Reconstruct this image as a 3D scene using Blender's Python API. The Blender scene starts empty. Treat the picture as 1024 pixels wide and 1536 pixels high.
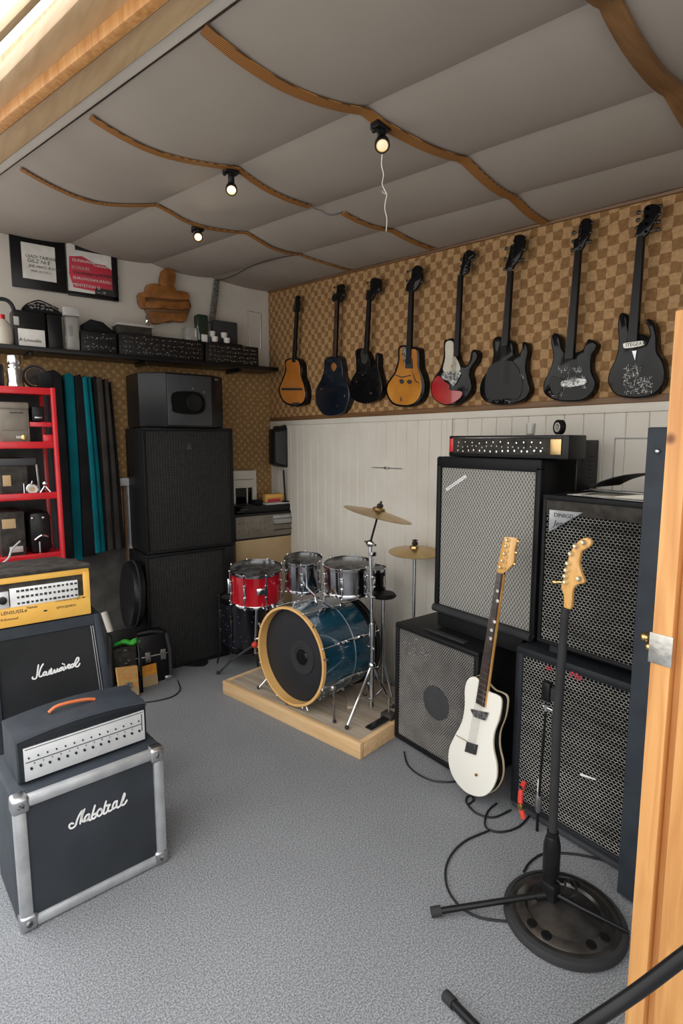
import bpy, bmesh, math, random
from mathutils import Vector, Matrix, noise
R = random.Random(7)
PI = math.pi
# ---------------------------------------------------------------- camera, world, light, exposure
F_PX = 850.0; PITCH = math.atan(108/850.0); YAW = math.radians(36.84); CAM_H = 1.6
scn = bpy.context.scene
cd = bpy.data.cameras.new('camera'); cam = bpy.data.objects.new('camera', cd); scn.collection.objects.link(cam)
cd.sensor_fit = 'VERTICAL'; cd.sensor_height = 36.0; cd.lens = 36.0*F_PX/1536.0; cd.clip_start = 0.02
cam.location = (0, 0, CAM_H); cam.rotation_euler = (PI/2-PITCH, 0, -YAW)
scn.camera = cam
wd = bpy.data.worlds.new('sky'); scn.world = wd; wd.use_nodes = True
bg = wd.node_tree.nodes['Background']; bg.inputs[1].default_value = 1.0
wt = wd.node_tree; _tc = wt.nodes.new('ShaderNodeTexCoord'); _sp = wt.nodes.new('ShaderNodeSeparateXYZ'); _rp = wt.nodes.new('ShaderNodeValToRGB'); _mu = wt.nodes.new('ShaderNodeVectorMath')
wt.links.new(_tc.outputs['Generated'], _sp.inputs[0]); wt.links.new(_sp.outputs[2], _rp.inputs[0])
# dull ground and buildings up to the roof line, bright overcast sky above
for _p, _c in ((0.0, (.36, .35, .33)), (.07, (.60, .585, .56)), (.18, (.88, .87, .85)), (.32, (.95, .95, .94)), (1.0, (.74, .75, .77))):
    _e = _rp.color_ramp.elements.new(_p) if _p not in (0.0, 1.0) else _rp.color_ramp.elements[int(_p)]
    _e.position = _p; _e.color = (*_c, 1)
_mu.operation = 'SCALE'; _mu.inputs['Scale'].default_value = 3.7
wt.links.new(_rp.outputs[0], _mu.inputs[0]); wt.links.new(_mu.outputs[0], bg.inputs[0])
scn.view_settings.view_transform = 'Standard'; scn.view_settings.look = 'None'
scn.view_settings.gamma = 1; scn.view_settings.use_curve_mapping = False
scn.view_settings.exposure = 0.42

# ---------------------------------------------------------------- pixel to place
def ray(px, py):
    x = px-512; u = 768-py
    f = F_PX*math.cos(PITCH)+u*math.sin(PITCH); z = u*math.cos(PITCH)-F_PX*math.sin(PITCH)
    return Vector((x*math.cos(YAW)+f*math.sin(YAW), -x*math.sin(YAW)+f*math.cos(YAW), z))
O = Vector((0, 0, CAM_H))
def PZ(px, py, z=0.0):
    r = ray(px, py); return O+r*((z-CAM_H)/r.z)
def PX(px, py, x):
    r = ray(px, py); return O+r*(x/r.x)
def PY(px, py, y):
    r = ray(px, py); return O+r*(y/r.y)
def PP(px, py, p, n):
    r = ray(px, py); p = Vector(p); n = Vector(n); return O+r*((p-O).dot(n)/r.dot(n))
def ceil_z(x, y): return 2.8+.0796*(y-4.19)-.053*(x-2.4)
def PC(px, py, off=0.0):
    return PP(px, py, (2.4, 4.19, 2.8+off), (.053, -.0796, 1))

# ---------------------------------------------------------------- materials
MATS = {}
def nt(name):
    m = bpy.data.materials.new(name); m.use_nodes = True
    t = m.node_tree; b = t.nodes['Principled BSDF']; return m, t, b
def node(t, kind, **kw):
    n = t.nodes.new(kind)
    for k, v in kw.items():
        if k.startswith('i_'): n.inputs[k[2:].replace('_', ' ')].default_value = v
        else: setattr(n, k, v)
    return n
def coords(t, scale=(1, 1, 1), rot=(0, 0, 0), kind='Object'):
    tc = node(t, 'ShaderNodeTexCoord'); mp = node(t, 'ShaderNodeMapping')
    mp.inputs['Scale'].default_value = scale; mp.inputs['Rotation'].default_value = rot
    t.links.new(tc.outputs[kind], mp.inputs[0]); return mp.outputs[0]
def ramp(t, fac, stops):
    r = node(t, 'ShaderNodeValToRGB'); e = r.color_ramp.elements
    e[0].position = stops[0][0]; e[0].color = (*stops[0][1], 1); e[1].position = stops[-1][0]; e[1].color = (*stops[-1][1], 1)
    for p, c in stops[1:-1]:
        q = e.new(p); q.color = (*c, 1)
    t.links.new(fac, r.inputs[0]); return r.outputs[0]
def bump(t, b, h, strength, dist=0.002):
    n = node(t, 'ShaderNodeBump'); n.inputs['Strength'].default_value = strength; n.inputs['Distance'].default_value = dist
    t.links.new(h, n.inputs['Height']); t.links.new(n.outputs[0], b.inputs['Normal'])
def mat(name, col, rough=.5, metal=0., var=None, vs=12., bs=None, bst=.4, coat=0., spec=.5, emit=None, stretch=(1, 1, 1)):
    m, t, b = nt(name); MATS[name] = m
    b.inputs['Roughness'].default_value = rough; b.inputs['Metallic'].default_value = metal
    b.inputs['Coat Weight'].default_value = coat; b.inputs['Specular IOR Level'].default_value = spec
    c = tuple(col)
    v2 = var if var else tuple(x*.82 for x in c)
    n = node(t, 'ShaderNodeTexNoise', i_Scale=vs, i_Detail=5.0)
    t.links.new(coords(t, stretch), n.inputs['Vector'])
    t.links.new(ramp(t, n.outputs[0], [(.35, v2), (.65, c)]), b.inputs['Base Color'])
    if bs:
        n2 = node(t, 'ShaderNodeTexNoise', i_Scale=bs, i_Detail=3.0); t.links.new(coords(t), n2.inputs['Vector'])
        bump(t, b, n2.outputs[0], bst)
    if emit:
        b.inputs['Emission Color'].default_value = (*emit[0], 1); b.inputs['Emission Strength'].default_value = emit[1]
    return m
mat('vinyl_black', (.009, .009, .010), .45, bs=420, bst=.5, spec=0.2)
mat('vinyl_navy', (.038, .047, .058), .5, var=(.028, .035, .045), bs=420, bst=.5, spec=0.3)
mat('vinyl_navy_dark', (.015, .018, .022), .5, bs=420, bst=.5, spec=0.25)
mat('plastic_black', (.008, .008, .009), .35, spec=0.3)
mat('plastic_grey', (.05, .052, .056), .45, spec=0.3)
mat('rubber', (.03, .03, .032), .75, bs=200, spec=0.25)
mat('cloth_dark', (.022, .023, .024), .85, var=(.028, .029, .031), vs=6, bs=900, bst=.6, spec=0.1)
mat('cloth_blue_black', (.03, .034, .04), .8, var=(.04, .045, .052), vs=5, bs=900, bst=.6, spec=0.15)
mat('cabinet_inside', (.006, .006, .006), .9, spec=0.1)
mat('chrome', (.72, .73, .75), .12, 1., vs=30)
mat('steel', (.55, .56, .58), .3, 1., vs=30)
mat('silver_trim', (.50, .51, .52), .42, .55, var=(.38, .39, .40), vs=16, bs=300, bst=.25)
mat('panel_silver', (.72, .73, .73), .38, .25, var=(.6, .61, .62), vs=8)
mat('brass', (.62, .45, .22), .3, 1., var=(.5, .34, .15), vs=10)
mat('gold', (.85, .6, .25), .25, 1.)
mat('gold_pale', (.95, .82, .55), .3, .7)
mat('foil', (.62, .6, .56), .3, .8, var=(.4, .38, .35), vs=25, bs=40, bst=1.)
mat('white_paint', (.66, .62, .55), .5, var=(.62, .575, .50), vs=5)
mat('paint_pale', (.42, .43, .43), .6, var=(.3, .3, .3), vs=9)
mat('plaster', (.62, .58, .52), .8, var=(.55, .51, .45), vs=3, bs=60, bst=.15)
mat('concrete_dark', (.11, .105, .095), .9, var=(.06, .058, .052), vs=9, bs=80)
mat('paper', (.78, .76, .72), .8)
mat('paper_grey', (.5, .49, .46), .8)
mat('ink', (.03, .03, .03), .7)
mat('ink_red', (.62, .03, .06), .6, var=(.5, .05, .08), vs=20)
mat('red_paint', (.62, .012, .02), .35, var=(.5, .01, .02), coat=.3)
mat('red_drum', (.55, .008, .02), .15, var=(.35, .004, .012), vs=4, coat=1.)
mat('yellow_panel', (.86, .50, .10), .45, var=(.8, .42, .07), vs=6)
mat('white_gloss', (.86, .84, .76), .12, var=(.84, .81, .72), vs=3, coat=1.)
mat('white_mark', (.85, .85, .84), .5)
mat('black_gloss', (.005, .005, .006), .10, coat=.10, spec=.2)
mat('navy_gloss', (.008, .012, .02), .14, coat=.4, spec=.35)
mat('red_gloss', (.42, .008, .015), .12, var=(.3, .004, .01), coat=1.)
mat('cream_guard', (.6, .56, .46), .3)
mat('amber_top', (.62, .27, .04), .14, var=(.42, .15, .02), vs=5, coat=1.)
mat('orange_top', (.55, .20, .035), .15, var=(.48, .16, .025), vs=5, coat=1.)
mat('maple', (.74, .43, .14), .25, var=(.6, .30, .07), vs=8, coat=.7, stretch=(6, 6, 1))
mat('hoop_wood', (.74, .44, .15), .35, var=(.66, .36, .11), vs=8, coat=.4)
mat('rosewood', (.06, .03, .02), .35, var=(.03, .015, .01), vs=30)
mat('binding', (.6, .48, .3), .4)
mat('teal_cloth', (.0, .16, .2), .8, var=(.0, .12, .15), vs=6, bs=600, spec=0.2)
mat('black_cloth', (.012, .012, .014), .9, var=(.02, .02, .022), vs=5, bs=500, spec=0.1)
mat('brown_cloth', (.055, .048, .042), .9, var=(.035, .03, .027), vs=6, bs=500, spec=0.1)
mat('brown_fig', (.36, .14, .03), .5, var=(.17, .06, .012), vs=14, bs=50)
mat('cardboard', (.5, .36, .2), .8, var=(.42, .29, .15), vs=4)
mat('tan_metal', (.23, .2, .16), .5, .3, var=(.16, .14, .11), vs=10)
mat('drum_head', (.016, .017, .02), .55, var=(.02, .021, .025), vs=5, spec=0.25)
mat('peg_dark', (.06, .06, .055), .25, .8)
mat('cable', (.01, .01, .011), .45)
mat('cable_grey', (.5, .5, .5), .5)
mat('wire_white', (.8, .78, .72), .5)
mat('orange_leather', (.65, .16, .05), .5)
mat('glow', (1, .8, .5), .5, emit=((1., .70, .34), 1.7))
mat('lamp_glow_low', (.9, .8, .6), .2, emit=((1., .74, .45), .45))
mat('green_plastic', (.03, .45, .03), .4)
mat('orange_paper', (.75, .33, .03), .7, var=(.6, .2, .02), vs=30)
mat('orange_box', (.7, .25, .05), .6, var=(.55, .4, .15), vs=40)
mat('green_glass', (.012, .03, .02), .1, coat=1.)
mat('panel_dark', (.016, .015, .014), .5, var=(.007, .007, .007), vs=22, spec=.3)
mat('dusty_black', (.05, .045, .038), .7, var=(.02, .018, .015), vs=22, bs=120, spec=0.25)
mat('scratched', (.5, .5, .48), .35, .8, var=(.05, .05, .05), vs=90)
mat('red_tag', (.75, .05, .03), .6)
mat('chrome_drum', (.55, .55, .57), .14, 1., var=(.3, .3, .32), vs=9)
def wood(name, c1, c2, scale=3.0, stretch=(1, 1, .06), knots=True, rough=.45):
    m, t, b = nt(name); MATS[name] = m
    v = coords(t, stretch)
    n = node(t, 'ShaderNodeTexNoise', i_Scale=scale*14, i_Detail=6.0, i_Distortion=.6); t.links.new(v, n.inputs['Vector'])
    col = ramp(t, n.outputs[0], [(.3, c2), (.7, c1)])
    if knots:
        vo = node(t, 'ShaderNodeTexVoronoi', i_Scale=3.1); t.links.new(coords(t, tuple(1 if s == 1 else .9 for s in stretch)), vo.inputs['Vector'])
        k = ramp(t, vo.outputs['Distance'], [(.018, (1, 1, 1)), (.045, (0, 0, 0))])
        mx = node(t, 'ShaderNodeMix', data_type='RGBA'); t.links.new(k, mx.inputs[0]); t.links.new(col, mx.inputs[6]); mx.inputs[7].default_value = (c2[0]*.35, c2[1]*.25, c2[2]*.2, 1)
        col = mx.outputs[2]
    t.links.new(col, b.inputs['Base Color']); b.inputs['Roughness'].default_value = rough
    bump(t, b, n.outputs[0], .15)
wood('pine_post', (.70, .37, .13), (.48, .20, .055))
wood('pine_beam', (.62, .44, .25), (.5, .33, .17), stretch=(1, .06, 1))
wood('riser_edge', (.72, .50, .27), (.58, .36, .17), stretch=(1, .06, 1))
wood('riser_top', (.42, .35, .27), (.27, .21, .15), stretch=(1, .06, 1), knots=False, rough=.6)
wood('strip_wood', (.2, .10, .04), (.12, .055, .02), stretch=(1, .06, 1), knots=False)
wood('batten_wood', (.24, .12, .045), (.13, .06, .02), stretch=(.06, 1, 1), knots=False)
# carpet
m, t, b = nt('carpet'); MATS['carpet'] = m
n = node(t, 'ShaderNodeTexNoise', i_Scale=190.0, i_Detail=4.0); t.links.new(coords(t), n.inputs['Vector'])
n2 = node(t, 'ShaderNodeTexNoise', i_Scale=1.6, i_Detail=3.0); t.links.new(coords(t), n2.inputs['Vector'])
c1 = ramp(t, n.outputs[0], [(.38, (.14, .146, .153)), (.5, (.225, .233, .243)), (.62, (.33, .34, .35))])
c2 = ramp(t, n2.outputs[0], [(.3, (.88, .88, .88)), (.7, (1, 1, 1))])
mx = node(t, 'ShaderNodeMix', data_type='RGBA', blend_type='MULTIPLY'); mx.inputs[0].default_value = 1
t.links.new(c1, mx.inputs[6]); t.links.new(c2, mx.inputs[7]); t.links.new(mx.outputs[2], b.inputs['Base Color'])
b.inputs['Roughness'].default_value = .95; bump(t, b, n.outputs[0], .8, .004)
# ceiling cloth
m, t, b = nt('ceiling_cloth'); MATS['ceiling_cloth'] = m
n = node(t, 'ShaderNodeTexNoise', i_Scale=2.2, i_Detail=4.0); t.links.new(coords(t), n.inputs['Vector'])
t.links.new(ramp(t, n.outputs[0], [(.3, (.33, .285, .24)), (.7, (.37, .325, .28))]), b.inputs['Base Color']); b.inputs['Roughness'].default_value = .85
# woven checks
def weave(name, a, b_, la, dk, cell, dots):
    m, t, b = nt(name); MATS[name] = m
    tc = node(t, 'ShaderNodeTexCoord'); sp = node(t, 'ShaderNodeSeparateXYZ'); t.links.new(tc.outputs['Object'], sp.inputs[0])
    cb = node(t, 'ShaderNodeCombineXYZ'); t.links.new(sp.outputs[a], cb.inputs[0]); t.links.new(sp.outputs[b_], cb.inputs[1])
    nz = node(t, 'ShaderNodeTexNoise', i_Scale=16.0, i_Detail=2.0); t.links.new(cb.outputs[0], nz.inputs['Vector'])
    sub = node(t, 'ShaderNodeVectorMath', operation='SUBTRACT'); t.links.new(nz.outputs['Color'], sub.inputs[0]); sub.inputs[1].default_value = (.5, .5, .5)
    sc = node(t, 'ShaderNodeVectorMath', operation='SCALE'); t.links.new(sub.outputs[0], sc.inputs[0]); sc.inputs['Scale'].default_value = .028
    ad = node(t, 'ShaderNodeVectorMath', operation='ADD'); t.links.new(cb.outputs[0], ad.inputs[0]); t.links.new(sc.outputs[0], ad.inputs[1])
    mp = node(t, 'ShaderNodeMapping'); t.links.new(ad.outputs[0], mp.inputs[0])
    mp.inputs['Scale'].default_value = (1/cell, 1/cell, 1); mp.inputs['Location'].default_value = (0, 0, .5)
    fine = node(t, 'ShaderNodeTexNoise', i_Scale=60.0, i_Detail=4.0); t.links.new(cb.outputs[0], fine.inputs['Vector'])
    if dots:
        mp.inputs['Rotation'].default_value = (0, 0, .78)
        vo = node(t, 'ShaderNodeTexVoronoi', voronoi_dimensions='2D', i_Scale=1.0, i_Randomness=.25); t.links.new(mp.outputs[0], vo.inputs['Vector'])
        col = ramp(t, vo.outputs['Distance'], [(.18, la), (.38, dk)]); h = vo.outputs['Distance']
    else:
        ck = node(t, 'ShaderNodeTexChecker', i_Scale=1.0); t.links.new(mp.outputs[0], ck.inputs['Vector'])
        ck.inputs['Color1'].default_value = (*la, 1); ck.inputs['Color2'].default_value = (*dk, 1); col = ck.outputs[0]; h = ck.outputs['Fac']
    mx = node(t, 'ShaderNodeMix', data_type='RGBA', blend_type='MULTIPLY'); mx.inputs[0].default_value = 1
    t.links.new(col, mx.inputs[6]); t.links.new(ramp(t, fine.outputs[0], [(.3, (.7, .68, .64)), (.65, (1, 1, 1))]), mx.inputs[7])
    t.links.new(mx.outputs[2], b.inputs['Base Color']); b.inputs['Roughness'].default_value = .75
    bump(t, b, h, .25, .003)
weave('weave_check', 1, 2, (.46, .275, .125), (.26, .13, .042), .043, False)
weave('weave_dots', 0, 2, (.47, .30, .13), (.31, .175, .065), .043, True)
# grille cloths
def grid_cloth(name, ax, base, line, cell, width, diag=False, dist=0.0, rough=.8, fine=None):
    """two families of thin threads"""
    m, t, b = nt(name); MATS[name] = m
    v = coords(t)
    if dist:
        nz = node(t, 'ShaderNodeTexNoise', i_Scale=22.0, i_Detail=2.0); t.links.new(v, nz.inputs['Vector'])
        sub = node(t, 'ShaderNodeVectorMath', operation='SUBTRACT'); t.links.new(nz.outputs['Color'], sub.inputs[0]); sub.inputs[1].default_value = (.5, .5, .5)
        sc = node(t, 'ShaderNodeVectorMath', operation='SCALE'); t.links.new(sub.outputs[0], sc.inputs[0]); sc.inputs['Scale'].default_value = dist
        ad = node(t, 'ShaderNodeVectorMath', operation='ADD'); t.links.new(v, ad.inputs[0]); t.links.new(sc.outputs[0], ad.inputs[1]); v = ad.outputs[0]
    sp = node(t, 'ShaderNodeSeparateXYZ'); t.links.new(v, sp.inputs[0])
    def math_(op, a, bb):
        q = node(t, 'ShaderNodeMath', operation=op)
        for i, s in enumerate((a, bb)):
            if s is None: continue
            if isinstance(s, (int, float)): q.inputs[i].default_value = s
            else: t.links.new(s, q.inputs[i])
        return q.outputs[0]
    u, w = sp.outputs[ax], sp.outputs[2]
    if diag:
        w2 = math_('MULTIPLY', w, .66); p, q = math_('ADD', u, w2), math_('SUBTRACT', u, w2)
    else: p, q = u, w
    cells = cell if isinstance(cell, tuple) else (cell, cell)
    def line_(s, c):
        f = math_('FRACT', math_('MULTIPLY', s, 1/c), None); f = math_('ABSOLUTE', math_('SUBTRACT', f, .5), None)
        return math_('LESS_THAN', f, width/2)
    mk = math_('MAXIMUM', line_(p, cells[0]), line_(q, cells[1]))
    n = node(t, 'ShaderNodeTexNoise', i_Scale=(fine or 40.0), i_Detail=3.0); t.links.new(coords(t), n.inputs['Vector'])
    bc = ramp(t, n.outputs[0], [(.35, tuple(x*.6 for x in base)), (.65, base)])
    mx = node(t, 'ShaderNodeMix', data_type='RGBA'); t.links.new(mk, mx.inputs[0]); t.links.new(bc, mx.inputs[6])
    t.links.new(ramp(t, n.outputs[0], [(.3, tuple(x*.55 for x in line)), (.65, line)]), mx.inputs[7])
    t.links.new(mx.outputs[2], b.inputs['Base Color']); b.inputs['Roughness'].default_value = rough
    bump(t, b, mk, .3, .001)
grid_cloth('diamond_cloth', 0, (.17, .165, .15), (.62, .61, .56), .0165, .15, diag=True, fine=260)
grid_cloth('croc_cloth', 0, (.007, .007, .0075), (.06, .057, .052), (.019, .014), .11, dist=.016, rough=.8)
grid_cloth('fine_mesh', 0, (.008, .008, .008), (.38, .37, .35), .0085, .20, dist=.001, rough=.5, fine=120)
# sparkle blue drum wrap
mat('drum_blue', (.012, .07, .11), .22, var=(.006, .035, .06), vs=3, coat=1., stretch=(1, 1, 8))
m, t, b = nt('drum_sparkle'); MATS['drum_sparkle'] = m
vo = node(t, 'ShaderNodeTexVoronoi', i_Scale=40.0); t.links.new(coords(t), vo.inputs['Vector'])
t.links.new(ramp(t, vo.outputs['Distance'], [(.05, (.3, .4, .7)), (.16, (.008, .008, .012))]), b.inputs['Base Color']); b.inputs['Roughness'].default_value = .25
m, t, b = nt('jar_glass'); MATS['jar_glass'] = m
b.inputs['Base Color'].default_value = (.8, .8, .76, 1); b.inputs['Transmission Weight'].default_value = .75; b.inputs['Roughness'].default_value = .25

# ---------------------------------------------------------------- mesh building
class MB:
    def __init__(s): s.v = []; s.f = []
    def add(s, vs, fs):
        k = len(s.v); s.v += [Vector(p) for p in vs]; s.f += [[i+k for i in f] for f in fs]; return s
    def frombm(s, bm, M=None):
        if M is not None: bm.transform(M)
        bm.verts.ensure_lookup_table(); bm.verts.index_update()
        s.add([v.co.copy() for v in bm.verts], [[v.index for v in f.verts] for f in bm.faces]); bm.free(); return s
    def box(s, lo, hi, r=0., M=None, seg=2):
        lo, hi = Vector(lo), Vector(hi); bm = bmesh.new(); bmesh.ops.create_cube(bm, size=1)
        d = hi-lo; bm.transform(Matrix.Translation((lo+hi)/2) @ Matrix.Diagonal((abs(d.x), abs(d.y), abs(d.z), 1)))
        r = min(r, .45*min(abs(d.x), abs(d.y), abs(d.z)))
        if r > 0: bmesh.ops.bevel(bm, geom=bm.edges[:], offset=r, segments=seg, affect='EDGES', profile=.5)
        return s.frombm(bm, M)
    def tube(s, pts, r, n=8, closed=False, M=None):
        pts = [Vector(p) for p in pts]; k = len(pts)
        rs = r if isinstance(r, (list, tuple)) else [r]*k
        up = None; rings = []
        for i, p in enumerate(pts):
            if closed: d = pts[(i+1) % k]-pts[i-1]
            else: d = pts[min(i+1, k-1)]-pts[max(i-1, 0)]
            d = d.normalized() if d.length > 1e-9 else Vector((0, 0, 1))
            if up is None:
                up = d.orthogonal().normalized()
            else:
                up = (up-d*up.dot(d)); up = up.normalized() if up.length > 1e-6 else d.orthogonal().normalized()
            w = d.cross(up)
            rings.append([p+(up*math.cos(2*PI*j/n)+w*math.sin(2*PI*j/n))*rs[i] for j in range(n)])
        vs = [q for g in rings for q in g]; fs = []
        for i in range(k if closed else k-1):
            a, b2 = i*n, ((i+1) % k)*n
            fs += [[a+j, a+(j+1) % n, b2+(j+1) % n, b2+j] for j in range(n)]
        if not closed: fs += [list(range(n))[::-1], [(k-1)*n+j for j in range(n)]]
        if M is not None: vs = [M @ q for q in vs]
        return s.add(vs, fs)
    def lathe(s, prof, n=32, M=None, cap=True):
        vs = []; fs = []
        for (r, z) in prof: vs += [Vector((r*math.cos(2*PI*j/n), r*math.sin(2*PI*j/n), z)) for j in range(n)]
        for i in range(len(prof)-1):
            a, b2 = i*n, (i+1)*n; fs += [[a+j, a+(j+1) % n, b2+(j+1) % n, b2+j] for j in range(n)]
        if cap:
            if prof[0][0] > 1e-5: fs.append(list(range(n))[::-1])
            if prof[-1][0] > 1e-5: fs.append([(len(prof)-1)*n+j for j in range(n)])
        if M is not None: vs = [M @ q for q in vs]
        return s.add(vs, fs)
    def cyl(s, a, b, r, n=16, r2=None):
        a, b = Vector(a), Vector(b); L = (b-a).length
        M = Matrix.Translation(a) @ (b-a).to_track_quat('Z', 'Y').to_matrix().to_4x4()
        return s.lathe([(r, 0), (r if r2 is None else r2, L)], n, M)
    def ball(s, c, r, M=None, sc=(1, 1, 1), n=14):
        prof = [(max(1e-4, r*math.sin(PI*i/8)), -r*math.cos(PI*i/8)) for i in range(9)]
        T = Matrix.Translation(Vector(c)) @ Matrix.Diagonal((*sc, 1))
        return s.lathe(prof, n, (M @ T) if M is not None else T)
    def slab(s, front, depth, bev=.004, seg=2):
        """solid from a closed outline of world points, depth = vector away from the viewer, rounded rims"""
        n = len(front); dv = Vector(depth); nn = dv.normalized(); c = sum(front, Vector())/n
        area = sum(((front[i]-c).cross(front[(i+1) % n]-c)).dot(nn) for i in range(n)); sg = 1 if area > 0 else -1
        inw = []
        for i in range(n):
            d = (front[(i+1) % n]-front[i-1]); d = d.normalized() if d.length > 1e-9 else Vector((0, 0, 1))
            inw.append(nn.cross(d)*sg)
        rings = []
        for k in range(seg+1):
            a = PI/2*k/seg; rings.append([p+w*bev*(1-math.sin(a))+nn*bev*(1-math.cos(a)) for p, w in zip(front, inw)])
        for k in range(seg+1):
            a = PI/2*k/seg; rings.append([p+dv-nn*bev*(1-math.sin(a))+w*bev*(1-math.cos(a)) for p, w in zip(front, inw)])
        vs = [q for g in rings for q in g]; fs = []
        for i in range(len(rings)-1):
            a, b2 = i*n, (i+1)*n; fs += [[a+j, a+(j+1) % n, b2+(j+1) % n, b2+j] for j in range(n)]
        fs += [list(range(n))[::-1], [(len(rings)-1)*n+j for j in range(n)]]
        return s.add(vs, fs)
    def build(s, name, material, parent=None, world=False):
        vs = s.v
        if parent is not None and world:
            I = TM[parent.name].inverted(); vs = [I @ p for p in vs]
        me = bpy.data.meshes.new(name); me.from_pydata([tuple(p) for p in vs], [], s.f); me.update()
        bm = bmesh.new(); bm.from_mesh(me); bmesh.ops.recalc_face_normals(bm, faces=bm.faces); bm.to_mesh(me); bm.free()
        me.polygons.foreach_set('use_smooth', [True]*len(me.polygons)); me.set_sharp_from_angle(angle=math.radians(38))
        me.materials.append(MATS[material] if isinstance(material, str) else material)
        o = bpy.data.objects.new(name, me); scn.collection.objects.link(o)
        if parent is not None: o.parent = parent; TM[o.name] = TM[parent.name]
        else: TM[o.name] = Matrix()
        return o
TM = {}
def thing(name, label, cat, loc=(0, 0, 0), rz=0., group=None, M=None):
    o = bpy.data.objects.new(name, None); o.empty_display_size = .05; scn.collection.objects.link(o)
    M = M if M is not None else Matrix.Translation(Vector(loc)) @ Matrix.Rotation(rz, 4, 'Z')
    o.matrix_world = M; TM[o.name] = M; o['label'] = label; o['category'] = cat
    if group: o['group'] = group
    return o
def solo(name, mb, material, label, cat, group=None):
    lo = Vector([min(p[i] for p in mb.v) for i in range(3)]); hi = Vector([max(p[i] for p in mb.v) for i in range(3)])
    c = Vector(((lo.x+hi.x)/2, (lo.y+hi.y)/2, lo.z)); mb.v = [p-c for p in mb.v]
    o = mb.build(name, material); o.location = c; TM[o.name] = Matrix.Translation(c); o['label'] = label; o['category'] = cat
    if group: o['group'] = group
    return o
def struct(name, mb, material):
    o = mb.build(name, material); o['kind'] = 'structure'; return o
def spline(pts, sub=6, closed=False):
    pts = [Vector(p) for p in pts]; n = len(pts); out = []
    rng = range(n) if closed else range(n-1)
    for i in rng:
        g = (lambda k: pts[k % n]) if closed else (lambda k: pts[max(0, min(n-1, k))])
        a, b, c, d = g(i-1), g(i), g(i+1), g(i+2)
        for k in range(sub):
            t = k/sub
            out.append(.5*((2*b)+(c-a)*t+(2*a-5*b+4*c-d)*t*t+(3*b-a-3*c+d)*t**3))
    if not closed: out.append(pts[-1])
    return out
def lettering(txt, size, M, material, parent, name='lettering', shear=0., depth=.0006, align='LEFT'):
    """M places the text plane: local x right, y up; in the parent's own frame"""
    cu = bpy.data.curves.new('t', 'FONT'); cu.body = txt; cu.size = size; cu.shear = shear; cu.extrude = depth; cu.align_x = align; cu.resolution_u = 3
    o = bpy.data.objects.new('t', cu); scn.collection.objects.link(o)
    dg = bpy.context.evaluated_depsgraph_get(); me = bpy.data.meshes.new_from_object(o.evaluated_get(dg)); me.name = name
    bpy.data.objects.remove(o); bpy.data.curves.remove(cu)
    me.transform(M); me.materials.clear(); me.materials.append(MATS[material])
    o = bpy.data.objects.new(name, me); scn.collection.objects.link(o); o.parent = parent; TM[o.name] = TM[parent.name]
    return o
def plate_frame(o, xa, za):
    """text frame standing upright facing local -y, at o"""
    return Matrix.Translation(Vector(o)) @ Matrix.Rotation(PI/2, 4, 'X') if not (xa or za) else None
def UP(x, y, z, tilt=0., roll=0.): return Matrix.Translation((x, y, z)) @ Matrix.Rotation(PI/2+tilt, 4, 'X') @ Matrix.Rotation(roll, 4, 'Z')
# ================================================================ the room
WX, WY = 2.4, 4.19
mb = MB().box((-3, -3, -.1), (2.6, 4.4, 0)); struct('floor', mb, 'carpet')
# guitar wall: boards below, woven panel above
struct('wall_right', MB().box((WX+.012, -.9, -.05), (WX+.12, WY+.2, 2.95)), 'plaster')
mb = MB(); y = -.88
while y < WY-.01:
    mb.box((WX-.004, y+.0004, 0), (WX+.014, min(y+.0946, WY), 1.72), .003, seg=1); y += .095
struct('trim_1', mb, 'white_paint')
def zq(x0, y0, y1, zb, ztop_off):   # sloping top following the ceiling
    return
mb = MB(); ya, yb = -.9, WY
vs = [(WX-.004, ya, 1.745), (WX-.004, yb, 1.745), (WX-.004, yb, ceil_z(WX, yb)+.02), (WX-.004, ya, ceil_z(WX, ya)+.02)]
mb.add(vs+[(WX+.02, v[1], v[2]) for v in vs], [[0, 1, 2, 3], [7, 6, 5, 4], [0, 4, 5, 1], [1, 5, 6, 2], [2, 6, 7, 3], [3, 7, 4, 0]])
struct('trim_2', mb, 'weave_check')
struct('trim_3', MB().box((WX-.014, -.9, 1.715), (WX+.01, 4.18, 1.752), .003), 'white_paint')
mb = MB().box((WX-.016, -.9, 1.752), (WX, WY-.004, 1.782), .004); struct('trim_4', mb, 'strip_wood')
mb = MB(); mb.tube([(WX-.006, yy, ceil_z(WX, yy)-.012) for yy in (-.9, .5, 1.5, 2.5, 3.5, WY-.01)], .010, 6); struct('trim_5', mb, 'strip_wood')
# smooth hatch frame on the boards behind the amplifiers, latch
def frame_on_right(y0, y1, z0, z1, w, x=WX-.012):
    m = MB(); m.box((x, y0, z0), (WX, y0+w, z1), .002); m.box((x, y1-w, z0), (WX, y1, z1), .002); m.box((x, y0, z1-w), (WX, y1, z1), .002); return m
ph0, ph1 = PX(922, 660, WX), PX(1010, 655, WX)
struct('trim_6', frame_on_right(ph1.y, ph0.y, 1.2, ph0.z+.01, .006, WX-.008), 'paint_pale')
a = PX(676, 640, WX); struct('trim_7', MB().box((WX-.016, a.y-.02, 0), (WX, a.y+.02, 1.715), .003), 'white_paint')
p = PX(558, 701, WX-.01); q = PX(603, 703, WX-.01)
mb = MB(); mb.tube([p+Vector((-.004, 0, 0)), q+Vector((-.004, 0, 0))], .0022, 6); c = (p+q)/2; mb.box(c+Vector((-.009, -.018, -.007)), c+Vector((.006, .018, .007)), .002)
struct('trim_8', mb, 'steel')
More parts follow.
